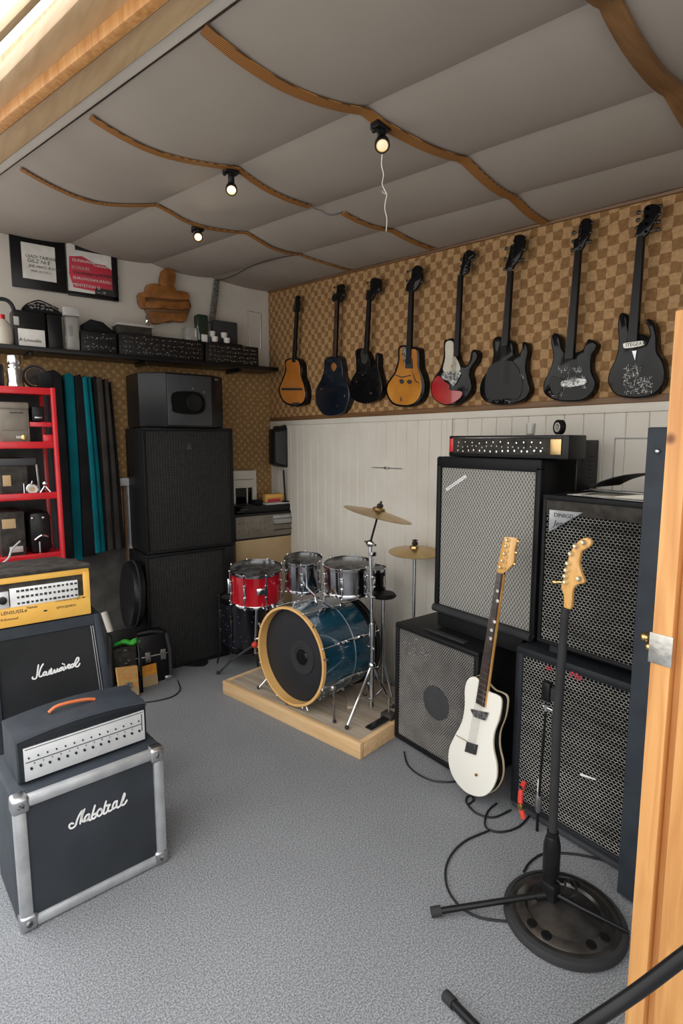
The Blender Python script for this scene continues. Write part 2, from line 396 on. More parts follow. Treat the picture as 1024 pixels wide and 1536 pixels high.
# left wall
struct('wall_left', MB().box((.1, WY+.012, -.05), (WX+.12, WY+.12, 3.05)), 'plaster')
struct('trim_9', MB().box((.1, WY-.004, .93), (WX-.005, WY+.02, 2.2)), 'weave_dots')
struct('trim_10', MB().box((.1, WY-.002, 0), (WX-.005, WY+.02, .93)), 'concrete_dark')
zr = PY(186, 720, WY).z
xa, xb = PY(182, 720, 4.1).x, PY(222, 720, 4.1).x
struct('trim_11', MB().box((xa-.35, WY-.09, zr-.035), (xb+.25, WY-.004, zr+.02), .004), 'paint_pale')
xc = PY(199, 800, WY-.05).x; struct('trim_12', MB().box((xc-.03, WY-.08, 0), (xc+.03, WY-.004, zr-.035), .004), 'paint_pale')
struct('trim_13', MB().box((xc-.045, WY-.03, 0), (xc-.03, WY-.004, zr-.035)), 'strip_wood')
struct('wall_near', MB().box((1.3, -1.0, -.05), (WX+.1, -.9, 2.6)), 'plaster')
# ceiling cloth sagging between three seams
def lin(y, y0, x0, y1, x1): return x0+(x1-x0)*(y-y0)/(y1-y0)
def edge_x(y): return lin(y, 3.21, .42, 1.38, .72)
def seams(y): return [edge_x(y), lin(y, 2.96, 1.06, .79, 1.31), lin(y, 2.96, 1.56, .83, 1.74), lin(y, 3.06, 1.98, .98, 2.11), WX+.02]
SAG = [.035, .028, .022, .016]
def cloth_z(x, y):
    s = seams(y); z = ceil_z(x, y)
    for k in range(4):
        if s[k] <= x <= s[k+1]:
            u = (x-s[k])/(s[k+1]-s[k]); return z-SAG[k]*(math.sin(PI*u)**.72 if 0 < u < 1 else 0)
    return z
ys = [-1.0+i*(WY+1.02)/40 for i in range(41)]; mb = MB(); NX = 12
for k in range(4):                      # one sheet between each pair of seams
    vs = []; fs = []
    for yy in ys:
        s = seams(yy)
        for j in range(NX+1):
            x = s[k]+(s[k+1]-s[k])*j/NX; xx = min(max(x, s[k]+1e-4), s[k+1]-1e-4)
            vs.append(Vector((x, yy, cloth_z(xx, yy)+.003*noise.noise(Vector((x*3, yy*3, 0))))))
    for i in range(40):
        for j in range(NX): fs.append([i*(NX+1)+j, i*(NX+1)+j+1, (i+1)*(NX+1)+j+1, (i+1)*(NX+1)+j])
    n1 = len(vs); mb.add(vs+[v+Vector((0, 0, .08)) for v in vs], fs+[[q+n1 for q in f[::-1]] for f in fs])
struct('ceiling', mb, 'ceiling_cloth')
# brown straps under the cloth
m, t, b = nt('strap_ribbed'); MATS['strap_ribbed'] = m
wv = node(t, 'ShaderNodeTexWave', bands_direction='Y', i_Scale=48.0, i_Distortion=.3); t.links.new(coords(t), wv.inputs['Vector'])
t.links.new(ramp(t, wv.outputs[0], [(.3, (.12, .048, .012)), (.6, (.42, .18, .04))]), b.inputs['Base Color']); b.inputs['Roughness'].default_value = .6
def strap(name, pts, w, gap=.006, m='strap_ribbed', th=.004, x1=None):
    P = [PC(px, py) for px, py in pts]; P = [(p.x, p.y) for p in P]
    Q = spline([(x, y, 0) for x, y in P], 8); vs = []; fs = []
    for i, p in enumerate(Q):
        x, y = p.x, p.y; z = cloth_z(min(x, WX), y)-gap
        # straight across the seams, so only the height sags
        vs += [(x, y-w/2, z), (x, y+w/2, z), (x, y+w/2, z-th), (x, y-w/2, z-th)]
    for i in range(len(Q)-1):
        a, b2 = 4*i, 4*i+4; fs += [[a+j, a+(j+1) % 4, b2+(j+1) % 4, b2+j] for j in range(4)]
    fs += [[0, 1, 2, 3], [4*len(Q)-4+j for j in (3, 2, 1, 0)]]
    mb = MB().add(vs, fs); return struct(name, mb, m)
strap('trim_14', [(305, 38), (430, 108), (560, 168), (630, 200), (700, 238), (760, 285), (818, 330)], .042)
strap('trim_15', [(135, 170), (230, 210), (340, 243), (400, 272), (465, 303)], .034)
strap('trim_16', [(514, 312), (560, 332), (610, 352), (650, 369)], .034)
strap('trim_17', [(30, 248), (140, 290), (235, 305), (290, 326), (370, 347), (410, 365), (450, 380)], .03)
strap('trim_18', [(450, 380), (490, 390), (528, 403)], .024)
pts = [PC(915, -10), PC(1024, 158), PC(1070, 228)]
strap('trim_19', [(868, -80), (921, 0), (972, 72), (1016, 135), (1080, 222)], .048, m='batten_wood', th=.012)
def ceiling_wire(name, pts, r=.0025, m='cable'):
    P = [PC(*q) for q in pts]; mb = MB().tube(spline([(p.x, p.y, cloth_z(min(p.x, WX), p.y)-.006) for p in P], 6), r, 6); return mb
solo('ceiling_cable', ceiling_wire('w', [(465, 303), (480, 312), (495, 316), (512, 312)], .003, 'steel'), 'steel', 'thin pale wire linking two brown straps of the ceiling', 'cable')
solo('ceiling_cable', ceiling_wire('w', [(322, 418), (335, 416), (352, 410), (370, 400), (385, 392), (410, 384), (450, 379)]), 'cable', 'thin black cable running over the ceiling above the perforated metal bar', 'cable')
# header over the opening: white trim and stacked timber boards, parallel to the ceiling edge
def header(name, a0, b0, a1, b1, off, th, m, bev=.004):
    """a = lower-left edge pair, b = at the top of the frame; between line 0 and line 1"""
    def ext(p, q, k): return (p[0]+(q[0]-p[0])*k, p[1]+(q[1]-p[1])*k)
    A0, B0 = PC(*a0, off), PC(*b0, off); A1, B1 = PC(*a1, off), PC(*b1, off)
    def line(A, B, y):
        k = (y-A.y)/(B.y-A.y); return A+(B-A)*k
    q = [line(A0, B0, -1.), line(A0, B0, 4.3), line(A1, B1, 4.3), line(A1, B1, -1.)]
    if q[2].x > q[1].x-.004: q[2].x = q[1].x-.02
    mb = MB().slab(q, (0, 0, th), bev); return struct(name, mb, m)
header('trim_20', (0, 262), (357, 0), (0, 247), (322, 0), -.012, .16, 'white_paint')
header('trim_21', (0, 247), (322, 0), (0, 203), (256, 0), -.03, .18, 'pine_beam')
header('trim_22', (0, 203), (256, 0), (0, 182), (225, 0), -.055, .2, 'pine_post')
header('trim_23', (0, 182), (225, 0), (0, 122), (118, 0), -.02, .05, 'pine_beam')
header('trim_24', (0, 66), (64, 0), (0, 48), (46, 0), -.035, .03, 'pine_beam')
# near post of the opening and the dark door leaf edge
x0 = 1.25
pa, pb = PX(975, 985, x0), PX(1006, 985, x0); top = PX(1010, 466, x0).z
struct('trim_25', MB().box((x0, pb.y, -.02), (x0+.055, pa.y, top), .003), 'pine_post')
struct('trim_26', MB().box((x0+.022, pb.y-.022, -.02), (x0+.07, pb.y, top-.004), .002), 'pine_post')
struct('trim_27', MB().box((x0-.004, pb.y-.12, -.02), (x0+.06, pb.y-.022, top-.01), .003), 'pine_post')
a, b2 = PX(977, 948, x0), PX(1006, 1002, x0)
mb = MB().box((x0-.0025, b2.y-.001, b2.z), (x0+.004, a.y+.003, a.z), .001); sp = struct('trim_28', mb, 'foil')
dx = 1.86; dt = PX(971, 641, dx)
o = struct('door_1', MB().box((dx, dt.y-.9, .02), (dx+.045, dt.y, dt.z), .004), 'vinyl_navy')
k = MB(); kp = PX(968, 955, dx-.03); k.ball(kp, .016, sc=(1.3, 1, 1)); k.ball(kp+Vector((.0, -.012, -.03)), .012); k.cyl(kp, kp+Vector((.035, -.01, 0)), .008)
k.build('door_knob', 'gold', o)
k = MB(); kp = PX(985, 677, dx-.004); k.ball(kp, .008, sc=(.6, 1, 1)); k.build('screw', 'steel', o)

# ================================================================ ceiling spotlights
def spot(label, px, py, ex, ey, R0, glow, group=None, power=3):
    P = PC(px, py); top = Vector((P.x, P.y, cloth_z(P.x, P.y)-.012)); r = (top-O).length
    d = ray(ex, ey).normalized(); E = O+d*((top-O).length*.985); E.z = min(E.z, top.z-.03)
    t_ = thing('ceiling_spotlight', label, 'light', top)
    m1 = MB().box(top+Vector((-.03, -.02, -.012)), top+Vector((.03, .02, .012)), .004); m1.build('mounting_bracket', 'plastic_black', t_, True)
    ax = (E-top).normalized(); lk = (O-E).normalized()
    face = (ax*.55+Vector((lk.x, lk.y, -.35)).normalized()*.65).normalized()
    m2 = MB(); m2.tube([top, top+ax*(E-top).length*.35, E-face*R0*1.6], [R0*.5, R0*.55, R0*.6], 14)
    Q = Matrix.Translation(E) @ face.to_track_quat('Z', 'Y').to_matrix().to_4x4()
    m2.lathe([(R0*.5, -R0*2.6), (R0*.62, -R0*1.6), (R0*.85, -R0*.7), (R0, -.01), (R0*1.02, R0*.25), (R0*.86, R0*.25), (R0*.8, -R0*.1), (.001, -R0*.3)], 24, Q)
    m2.build('housing', 'plastic_black', t_, True)
    m3 = MB().lathe([(R0*.8, R0*.05), (R0*.6, R0*.16), (R0*.3, R0*.24), (.001, R0*.27)], 20, Q); m3.build('bulb', glow, t_, True)
    m3 = MB().lathe([(R0*.84, 0), (R0*.84, R0*.3), (R0*.76, R0*.3), (R0*.76, 0)], 20, Q, cap=False); m3.build('reflector_ring', 'gold', t_, True)
    m4 = MB().ball(top+Vector((-.03, 0, -.02)), .008); m4.build('adjusting_knob', 'plastic_black', t_, True)
    ld = bpy.data.lights.new('spot_bulb', 'SPOT'); ld.energy = power; ld.color = (1, .78, .5); ld.spot_size = 1.9; ld.shadow_soft_size = .02; ld.spot_blend = .6
    lo = bpy.data.objects.new('spot_bulb_light', ld); scn.collection.objects.link(lo); lo.matrix_world = Matrix.Translation(E+face*R0*.5) @ (-face).to_track_quat('Z', 'Y').to_matrix().to_4x4()
    return t_, E
t1, E1 = spot('largest black spotlight, with a white wire dangling below its glass', 571, 176, 573, 217, .0245, 'lamp_glow_low', 'spotlights on the brown straps')
spot('middle black spotlight on the second brown strap, glowing warm', 346, 249, 347, 284, .0235, 'glow', 'spotlights on the brown straps')
spot('smallest glowing black spotlight, on the strap farthest back', 296, 331, 297, 355, .0245, 'glow', 'spotlights on the brown straps')
pts = [(573, 232), (572, 248), (575, 262), (573, 276), (577, 286), (580, 292), (578, 302), (577, 314), (580, 328), (579, 347)]
dd = ray(573, 217).normalized(); pl = E1+Vector((0, 0, -.02))
W = [PP(x, y, pl, (dd.x, dd.y, 0)) for x, y in pts]
mb = MB().tube(spline(W, 4), .0016, 6); lp = [PP(x, y, pl, (dd.x, dd.y, 0)) for x, y in [(577, 284), (573, 288), (578, 292)]]; mb.tube(lp, .0016, 6, closed=True)
solo('dangling_wire', mb, 'wire_white', 'thin white kinked wire hanging from the largest spotlight', 'wire')

# ================================================================ pictures on the left wall
def wquad(pts, y): return [PY(px, py, y) for px, py in pts]
def rect_of(px0, py0, px1, py1, y):
    a, b2 = PY(px0, py0, y), PY(px1, py1, y); return a.x, b2.x, b2.z, a.z
yf = 4.17
A = wquad([(13, 342), (97, 364), (101, 441), (20, 427)], yf)
x0_, x1_ = A[0].x, A[1].x; z1_, z0_ = (A[0].z+A[1].z)/2, (A[2].z+A[3].z)/2
t_ = thing('picture_frame', 'black picture frame holding a white sheet with black writing', 'picture frame', (x0_, WY+.01, z0_), 0, None)
bx = lambda a, b_, r=.003: MB().box(a, b_, r)
W_, H_ = x1_-x0_, z1_-z0_
MB().slab([Vector((0, -.03, 0)), Vector((W_, -.03, 0)), Vector((W_, -.03, H_)), Vector((0, -.03, H_))], (0, .03, 0), .003).build('frame', 'plastic_black', t_)
b_ = [.19*W_, .80*W_, .17*H_, .83*H_]
sh = MB().box((b_[0], -.034, b_[2]), (b_[1], -.028, b_[3])).build('paper_sheet', 'paper', t_)
for k, (tx, sz) in enumerate([('UJADI TAIRWIR', .025), ('GILZ Ni·E', .030), ('JNE-ABACI BUUUM', .021), ('WOR CE S TZ I ▪', .015)]):
    lettering(tx, sz*1.05, UP(b_[0]+.02+.008*k, -.0345, b_[2]+(.60-.13*k)*(b_[3]-b_[2])), 'ink', sh, 'writing', shear=.15)
B = wquad([(97, 357), (175, 378), (178, 452), (101, 441)], yf)
x0_, x1_ = B[0].x+.006, B[1].x; z1_, z0_ = (B[0].z+B[1].z)/2, (B[2].z+B[3].z)/2+.005
t_ = thing('poster', 'red and white poster in a partly black frame', 'poster', (x0_, WY+.01, z0_)); W_, H_ = x1_-x0_, z1_-z0_
m_ = MB().box((.17*W_, -.03, .86*H_), (W_, 0, H_), .002).box((.88*W_, -.03, 0), (W_, 0, .87*H_), .002).box((0, -.03, -.006), (W_, 0, .02), .002); m_.build('frame', 'plastic_black', t_)
sh = MB().box((0, -.022, .015), (.89*W_, -.002, .99*H_)).build('paper_sheet', 'paper', t_)
rd = [(.05, .72), (.3, .76), (.55, .66), (.75, .66), (.88, .58), (.88, .2), (.7, .17), (.5, .12), (.1, .14), (.03, .4)]
MB().slab([Vector((a*W_, -.024, b2*H_)) for a, b2 in rd], (0, .003, 0), .0005).build('red_print', 'ink_red', sh)
MB().box((.52*W_, -.0255, .03*H_), (.88*W_, -.02, .19*H_)).build('black_label', 'ink', sh)
for k, (tx, mm, u, w_) in enumerate([('GUNINANA', 'paper', .1, .64), ('Tremitan', 'paper', .5, .60), ('SCOUUES', 'paper_grey', .08, .50), ('TNOMNBRTII', 'ink', .1, .40), ('EHROMONMURROU', 'paper', .1, .30), ('MENTETION Q', 'paper', .08, .17), ('NONERTIO', 'ink', .6, .42)]):
    lettering(tx, .026, UP(u*W_, -.0255, w_*H_), mm, sh, 'writing')
lettering('--- : 13', .02, UP(.56*W_, -.0262, .09*H_), 'paper', sh, 'writing')

# ================================================================ equipment shelf on the left wall
sy = 3.93
z_l, z_r = PY(0, 512, sy).z, PY(398, 552, sy).z; SZ = (z_l+z_r)/2
t_ = thing('wall_shelf', 'long black wall shelf carrying audio units below the picture frames', 'shelf', (.3, WY, SZ-.03))
MB().box((.3, sy, SZ-.028), (2.33, WY+.01, SZ), .003).build('board', 'plastic_black', t_, True)
for xx in (.6, 1.3, 2.0): MB().box((xx, sy+.02, SZ-.05), (xx+.02, WY+.01, SZ-.028), .002).build('bracket', 'plastic_black', t_, True)
def fbox(px0, py0, px1, py1, y=4.0, dep=.14, zb=None):
    """front rectangle from its top left and bottom right corners; returns lo, hi"""
    a, b2 = PY(px0, py0, y), PY(px1, py1, y)
    xm = PY((px0+px1)/2, py0, y); z1 = PY((px0+px1)/2, py0, y).z; z0 = PY((px0+px1)/2, py1, y).z if zb is None else zb
    return Vector((a.x, y, z0)), Vector((b2.x, y+dep, z1))
def knob_row(par, lo, hi, n, rows, r, y, m='chrome', name='knob', jit=.3):
    """one small knob mesh, copied for every knob of the panel"""
    W_ = hi.x-lo.x; H_ = hi.z-lo.z; first = None
    for j in range(rows):
        for i in range(n):
            x = lo.x+W_*(i+.5+R.uniform(-jit, jit))/n; z = lo.z+H_*(j+.5+R.uniform(-jit, jit)*.6)/rows
            if first is None:
                first = MB().lathe([(r, 0), (r*.8, r*1.3), (.0003, r*1.35)], 8, Matrix.Rotation(PI/2, 4, 'X')).build(name, m, par); k = first
            else:
                k = first.copy(); scn.collection.objects.link(k); k.parent = par
            k.location = TM[par.name].inverted() @ Vector((x, y, z))
    return first
def rack(label, px0, py0, px1, py1, n, rows, y=3.99, col='plastic_black', group=None, slits=True):
    lo, hi = fbox(px0, py0, px1, py1, y, .15, SZ)
    t_ = thing('rack_unit', label, 'audio unit', ((lo.x+hi.x)/2, y, SZ), 0, group)
    MB().box(lo, hi, .004).build('case', col, t_, True)
    MB().box(lo+Vector((.006, -.003, .006)), Vector((hi.x-.006, y+.004, hi.z-.006)), .001).build('front_panel', 'panel_dark', t_, True)
    q0, q1 = lo+Vector((.015, 0, .012)), hi-Vector((.015, 0, .012))
    knob_row(t_, q0, q1, n, rows, .0036, y-.003)
    knob_row(t_, q0, q1, n//2, rows, .0045, y-.003, 'steel', 'switch')
    for i in range(n//2):
        x = R.uniform(q0.x, q1.x-.01); z = R.uniform(q0.z, q1.z); MB().box((x, y-.0045, z), (x+R.uniform(.004, .014), y-.002, z+.0016)).build('marking', 'paper', t_, True)
    return t_, hi
rack('black rack unit with small chrome knobs, right of the clear jar', 121, 498, 176, 529, 12, 2, group='rack units on the wall shelf')
rack('dense black rack unit below the carved wooden figure', 178, 505, 306, 541, 26, 4, group='rack units on the wall shelf')
rack('row of black rack gear nearest the corner end of the shelf', 308, 517, 388, 549, 24, 4, group='rack units on the wall shelf')
lo, hi = fbox(18, 466, 70, 515, 3.99, .14, SZ)
t_ = thing('equipment_case', 'black case behind a white card at the left end of the shelf', 'case', ((lo.x+hi.x)/2, 3.99, SZ)); MB().box(lo, hi, .012).build('body', 'plastic_black', t_, True)
a = PY(20, 474, 3.985); MB().box(a+Vector((0, 0, -.05)), a+Vector((.028, .006, 0)), .001).build('sticker', 'paper_grey', t_, True)
lo, hi = fbox(27, 494, 68, 513, 3.965, .012, SZ)
t_ = thing('white_card', 'white card with faint writing leaning on the black case', 'card', ((lo.x+hi.x)/2, 3.965, SZ)); MB().box(lo, hi, .001).build('card', 'paper', t_, True)
lettering('A·Lnoualie', .028, UP(-.07, -.001, .03), 'rubber', t_, 'writing')
lo, hi = fbox(70, 472, 95, 515, 4.0, .14, SZ); solo('equipment_case', MB().box(lo, hi, .008), 'plastic_black', 'narrow black case directly left of the clear jar', 'case')
lo, hi = fbox(30, 452, 92, 474, 4.06, .1, SZ+.13)
zz = .004+max(fbox(18, 466, 70, 515, 3.99, .14, SZ)[1].z, fbox(70, 472, 95, 515, 4.0, .14, SZ)[1].z); lo.z = zz
P = [(lo.x, lo.z), (lo.x+.03, lo.z+.035), (lo.x+.09, lo.z+.065), (hi.x-.1, lo.z+.06), (hi.x-.02, lo.z+.03), (hi.x, lo.z)]
t_ = thing('soft_bag', 'low black bag with shiny contents lying on the black cases', 'bag', (lo.x, 4.04, lo.z))
MB().slab([Vector((x, 4.03, z)) for x, z in P], (0, .12, 0), .01).build('body', 'black_cloth', t_, True)
MB().tube(spline([Vector((x, 4.026, z+.004)) for x, z in P[:5]], 4), .005, 6).build('rim', 'peg_dark', t_, True)
knob_row(t_, Vector((lo.x+.04, 0, lo.z+.015)), Vector((hi.x-.05, 0, lo.z+.05)), 9, 2, .008, 4.03, 'scratched', 'metal_piece')
# clear jar
a, b2 = PY(94, 470, 4.02), PY(121, 516, 4.02); cx, r = (a.x+b2.x)/2, (b2.x-a.x)/2; h = PY(107, 462, 4.02).z-SZ
t_ = thing('storage_jar', 'clear square-shouldered jar with pale lid on the wall shelf', 'jar', (cx, 4.03, SZ))
MB().box((-r*.85, -r*.8, .001), (r*.85, r*.8, h*.8), .02).build('glass', 'jar_glass', t_); MB().box((-r, -r*.9, h*.8), (r, r*.9, h), .006).build('lid', 'paper_grey', t_)
MB().box((-r*.5, -r*.3, h*.35), (r*.1, r*.3, h*.6), .01).build('contents', 'plastic_black', t_)
# loop and jug at the left end
a = PY(8, 462, 4.03)
solo('rubber_hose', MB().tube(spline([a+Vector((-.1, 0, .02)), a+Vector((-.02, 0, .05)), a+Vector((.03, 0, .03)), a+Vector((.05, 0, -.05)), Vector((a.x+.055, a.y, SZ+.012))], 6), .012, 8), 'rubber', 'black bent hose at the far left end of the wall shelf', 'hose')
t_ = thing('plastic_jug', 'pale jug with a red cap at the far left end of the shelf', 'jug', (a.x-.03, 3.99, SZ)); MB().lathe([(.05, 0), (.055, .02), (.055, .1), (.03, .14), (.018, .15)], 20).build('body', 'cream_guard', t_); MB().lathe([(.02, .15), (.02, .175), (.001, .178)], 16).build('cap', 'red_paint', t_)
# flat topped box, silver figure, bag
lo, hi = fbox(176, 484, 228, 500, 4.02, .13); lo.z = fbox(178, 505, 306, 541, 3.99, .15, SZ)[1].z; hi.z = lo.z+.055
t_ = thing('record_player', 'low dark box with a pale ribbed top left of the wooden figure', 'record player', ((lo.x+hi.x)/2, 4.02, lo.z))
MB().box(lo, hi, .004).build('body', 'dusty_black', t_, True); m_ = MB().box((lo.x-.005, lo.y-.005, hi.z), (hi.x+.01, hi.y, hi.z+.012), .003)
for k in range(6): m_.box((lo.x, lo.y+.01+.02*k, hi.z+.012), (hi.x, lo.y+.018+.02*k, hi.z+.02), .002)
m_.build('lid', 'paper_grey', t_, True); topz = hi.z+.02
c = Vector((hi.x-.02, 4.05, topz)); solo('silver_ornament', MB().lathe([(.02, 0), (.012, .02), (.016, .035), (.008, .05), (.014, .06), (.001, .075)], 16, Matrix.Translation(c)), 'chrome', 'small silver ornament on the ribbed box lid', 'ornament')
lo, hi = fbox(124, 476, 172, 499, 4.03, .12); lo.z = fbox(121, 498, 176, 529, 3.99, .15, SZ)[1].z
P = [(lo.x, lo.z), (lo.x, lo.z+.05), (lo.x+.05, lo.z+.085), (hi.x-.07, lo.z+.075), (hi.x, lo.z+.02), (hi.x, lo.z)]
solo('soft_bag', MB().slab([Vector((x, 4.03, z)) for x, z in P], (0, .1, 0), .012), 'black_cloth', 'black bag with sloping top on the small rack unit', 'bag')
# wooden figure on the wall
t_ = thing('wooden_figure', 'carved brown wooden figure of stacked slats hung on the white wall', 'ornament', PY(246, 484, 4.15))
def pxpoly(pts, y, sub=4): return spline([PY(px, py, y) for px, py in pts], sub, True)
MB().slab(pxpoly([(243, 407), (249, 402), (257, 402), (264, 410), (263, 424), (258, 434), (244, 434), (240, 422)], 4.14), (0, .05, 0), .012).build('head', 'brown_fig', t_, True)
for nm, pl_, yy_, dp_ in (('shoulders', [(221, 427), (234, 425), (241, 429), (262, 430), (264, 435), (276, 437), (283, 440), (283, 449), (262, 449), (236, 447), (219, 446), (209, 445), (209, 439), (219, 437)], 4.13, .055),
        ('slat', [(219, 452), (240, 451), (262, 453), (283, 452), (283, 463), (262, 464), (240, 462), (221, 462)], 4.132, .05), ('slat', [(226, 468), (245, 469), (262, 470), (282, 469), (281, 476), (276, 483), (255, 481), (240, 485), (228, 484)], 4.135, .045),
        ('arm', [(209, 440), (216, 441), (219, 450), (221, 461), (214, 462), (208, 452)], 4.134, .045), ('backing', [(220, 438), (281, 440), (280, 478), (226, 480)], 4.155, .03)):
    Pq = [PY(px, py, yy_) for px, py in pl_]; MB().slab(spline(Pq, 2, True), (0, dp_, 0), .005, 2).build(nm, 'brown_fig' if nm != 'backing' else 'strip_wood', t_, True)  # backing in darker wood, so the shadow lines between slats are painted in
# perforated bar, bottle, cups box, clear box, wire stand
a, b2 = PY(326, 420, 4.16), PY(318, 486, 4.16)
mb = MB(); d = (b2-a); s_ = Vector((d.z, 0, -d.x)).normalized()*.02
mb.slab([a-s_, a+s_, b2+s_*1.2, b2-s_*1.2], (0, .02, 0), .002); bar = solo('perforated_bar', mb, 'scratched', 'perforated metal bar reaching from the shelf to the ceiling', 'metal bar')
lo, hi = fbox(308, 517, 388, 549, 3.99, .15, SZ); RT = hi.z
a, b2 = PY(295, 471, 4.05), PY(314, 500, 4.05)
zt = fbox(178, 505, 306, 541, 3.99, .15, SZ)[1].z
t_ = thing('dark_bottle', 'dark green square bottle standing on the rack units', 'bottle', ((a.x+b2.x)/2-.01, 4.06, zt))
w_ = (b2.x-a.x)/2; MB().box((-w_, -w_*.8, 0), (w_*.95, w_*.8, a.z-zt), .018, seg=3).build('body', 'green_glass', t_); MB().box((-w_*.4, -w_*.8-.003, .002), (w_*.6, -w_*.78, .055), .004).build('label_sticker', 'paper', t_)
lo, hi = fbox(313, 481, 357, 513, 4.08, .05); lo.z = RT
t_ = thing('storage_box', 'open grey box at the corner end of the rack units', 'box', ((lo.x+hi.x)/2, 4.08, RT)); MB().box(lo+Vector((.03, 0, 0)), hi, .01).build('back_panel', 'plastic_grey', t_, True); MB().box(lo+Vector((0, -.07, 0)), Vector((hi.x, 4.09, lo.z+.012)), .003).build('tray', 'plastic_black', t_, True)
for k, (px, py) in enumerate([(319, 489), (321, 503), (337, 494), (339, 504)]):
    c = PY(px, py, 4.04); c.y = 4.04 if k % 2 else 4.065; z0 = RT+.012 if k % 2 else RT+.052
    solo('white_cup', MB().lathe([(.016, 0), (.022, .008), (.025, .038), (.02, .04), (.018, .01), (.001, .008)], 16, Matrix.Translation((c.x, c.y-.01, z0))), 'paper',
         ['upper left white cup in the grey box', 'lower left white cup in the grey box', 'upper right white cup in the grey box', 'lower right white cup in the grey box'][k], 'cup', 'white cups in the grey box')
lo, hi = fbox(279, 491, 297, 508, 4.02, .08); lo.z = zt; t_ = thing('clear_box', 'small clear plastic box left of the dark green bottle', 'box', ((lo.x+hi.x)/2, 4.02, zt)); MB().box(lo, hi, .006).build('body', 'jar_glass', t_, True); MB().box((lo.x+.01, lo.y+.01, zt+.004), (lo.x+.03, lo.y+.03, zt+.03), .005).build('contents', 'paper', t_, True)
a, b2, c, d = PY(371, 466, 4.05), PY(391, 470, 4.05), PY(391, 520, 4.05), PY(375, 518, 4.05)
c.z = d.z = RT+.003; mb = MB(); mb.tube([d, a, b2, c], .005, 8); solo('wire_stand', mb, 'steel', 'thin metal wire frame standing at the corner end of the shelf', 'stand')
# ================================================================ cabinets
def hexnet(w, h, cx, cz, wire, M=None):
    """wire mesh of stretched hexagons in the x,z plane, from 0,0 to w,h"""
    mb = MB(); done = set(); j = 0
    def seg(p, q):
        for a in (p, q):
            if not (-1e-6 <= a[0] <= w+1e-6 and -1e-6 <= a[1] <= h+1e-6): return
        k = tuple(sorted([(round(p[0]*2e4), round(p[1]*2e4)), (round(q[0]*2e4), round(q[1]*2e4))]))
        if k in done: return
        done.add(k); d = Vector((q[0]-p[0], 0, q[1]-p[1])).normalized(); s_ = Vector((d.z, 0, -d.x))*wire/2
        a, b2 = Vector((p[0], 0, p[1])), Vector((q[0], 0, q[1])); f = Vector((0, -wire*.8, 0))
        mb.add([a-s_, a+f, a+s_, b2-s_, b2+f, b2+s_], [[0, 1, 4, 3], [1, 2, 5, 4]])
    rows = int(h/(cz*.75))+1; cols = int(w/cx)+1
    for j in range(rows):
        for i in range(cols):
            x = i*cx+(cx/2 if j % 2 else 0); z = j*cz*.75
            P = [(x, z+cz/2), (x+cx/2, z+cz/4), (x+cx/2, z-cz/4), (x, z-cz/2), (x-cx/2, z-cz/4), (x-cx/2, z+cz/4)]
            for k in range(6): seg(P[k], P[(k+1) % 6])
    return mb
def cabinet(name, label, cat, loc, rz, w, h, d, shell='vinyl_black', frame=None, fw=.03, grille='cloth_dark', rim=.012, group=None, recess=.012, fr=.01, M=None, top=None):
    """front faces local -y at y=0; x centred; z from 0"""
    t_ = thing(name, label, cat, loc, rz, group, M)
    MB().box((-w/2, .02, 0), (w/2, d, h), rim).build('shell', shell, t_)
    f = frame or shell; q = MB(); ft = top or fw
    q.box((-w/2, 0, 0), (w/2, .03, fw), fr).box((-w/2, 0, h-ft), (w/2, .03, h), fr).box((-w/2, 0, fw*.5), (-w/2+fw, .03, h-ft*.5), fr).box((w/2-fw, 0, fw*.5), (w/2, .03, h-ft*.5), fr)
    q.build('front_frame', f, t_)
    if grille == 'hex':
        MB().box((-w/2+fw*.7, .014, fw*.7), (w/2-fw*.7, .022, h-ft*.7)).build('baffle', 'cabinet_inside', t_)
        g = hexnet(w-2*fw+.01, h-fw-ft+.01, .0165, .0145, .0020); g.v = [v+Vector((-w/2+fw-.005, .009, fw-.005)) for v in g.v]; g.build('wire_grille', 'steel_wire', t_)
    else:
        MB().box((-w/2+fw*.8, recess, fw*.8), (w/2-fw*.8, .024, h-ft*.8), .002).build('grille_cloth', grille, t_)
    return t_
mat('steel_wire', (.72, .71, .66), .38, .35, var=(.5, .49, .46), vs=9)
RW = -PI/2       # fronts towards world -x
# ---- right side
CX = 2.0
def onx(px, py, x=CX): return PX(px, py, x)
# low combo with speaker cone
yA, yB = onx(592, 1110).y, 1.60
w = 2.14-1.585; yc = (2.14+1.585)/2; hC = .64
tC = cabinet('bass_combo', 'wide black speaker cabinet with fine silver mesh and round speaker, behind the white guitar', 'speaker cabinet', (1.955, yc, .012), RW, w, hC, .40, 'vinyl_black', None, .03, 'panel_dark')
g = hexnet(w-.05, hC-.05, .0125, .0112, .0014); g.v = [v+Vector((-w/2+.025, .009, .025)) for v in g.v]; g.build('wire_grille', 'steel_wire', tC)
for s_ in (-1, 1):
    for yy in (.05, .34): MB().cyl((s_*(w/2-.05), yy, -.012), (s_*(w/2-.05), yy, .004), .018, 12).build('foot', 'rubber', tC)
q = PX(652, 1055, 1.955); lc = TM[tC.name].inverted() @ q
Q = Matrix.Translation((lc.x-.0, .0075, lc.z)) @ Matrix.Rotation(PI/2, 4, 'X')
MB().lathe([(.085, -.002), (.085, .002), (.07, .0045), (.001, .006)], 36, Q).build('speaker_dome', 'plastic_grey', tC)

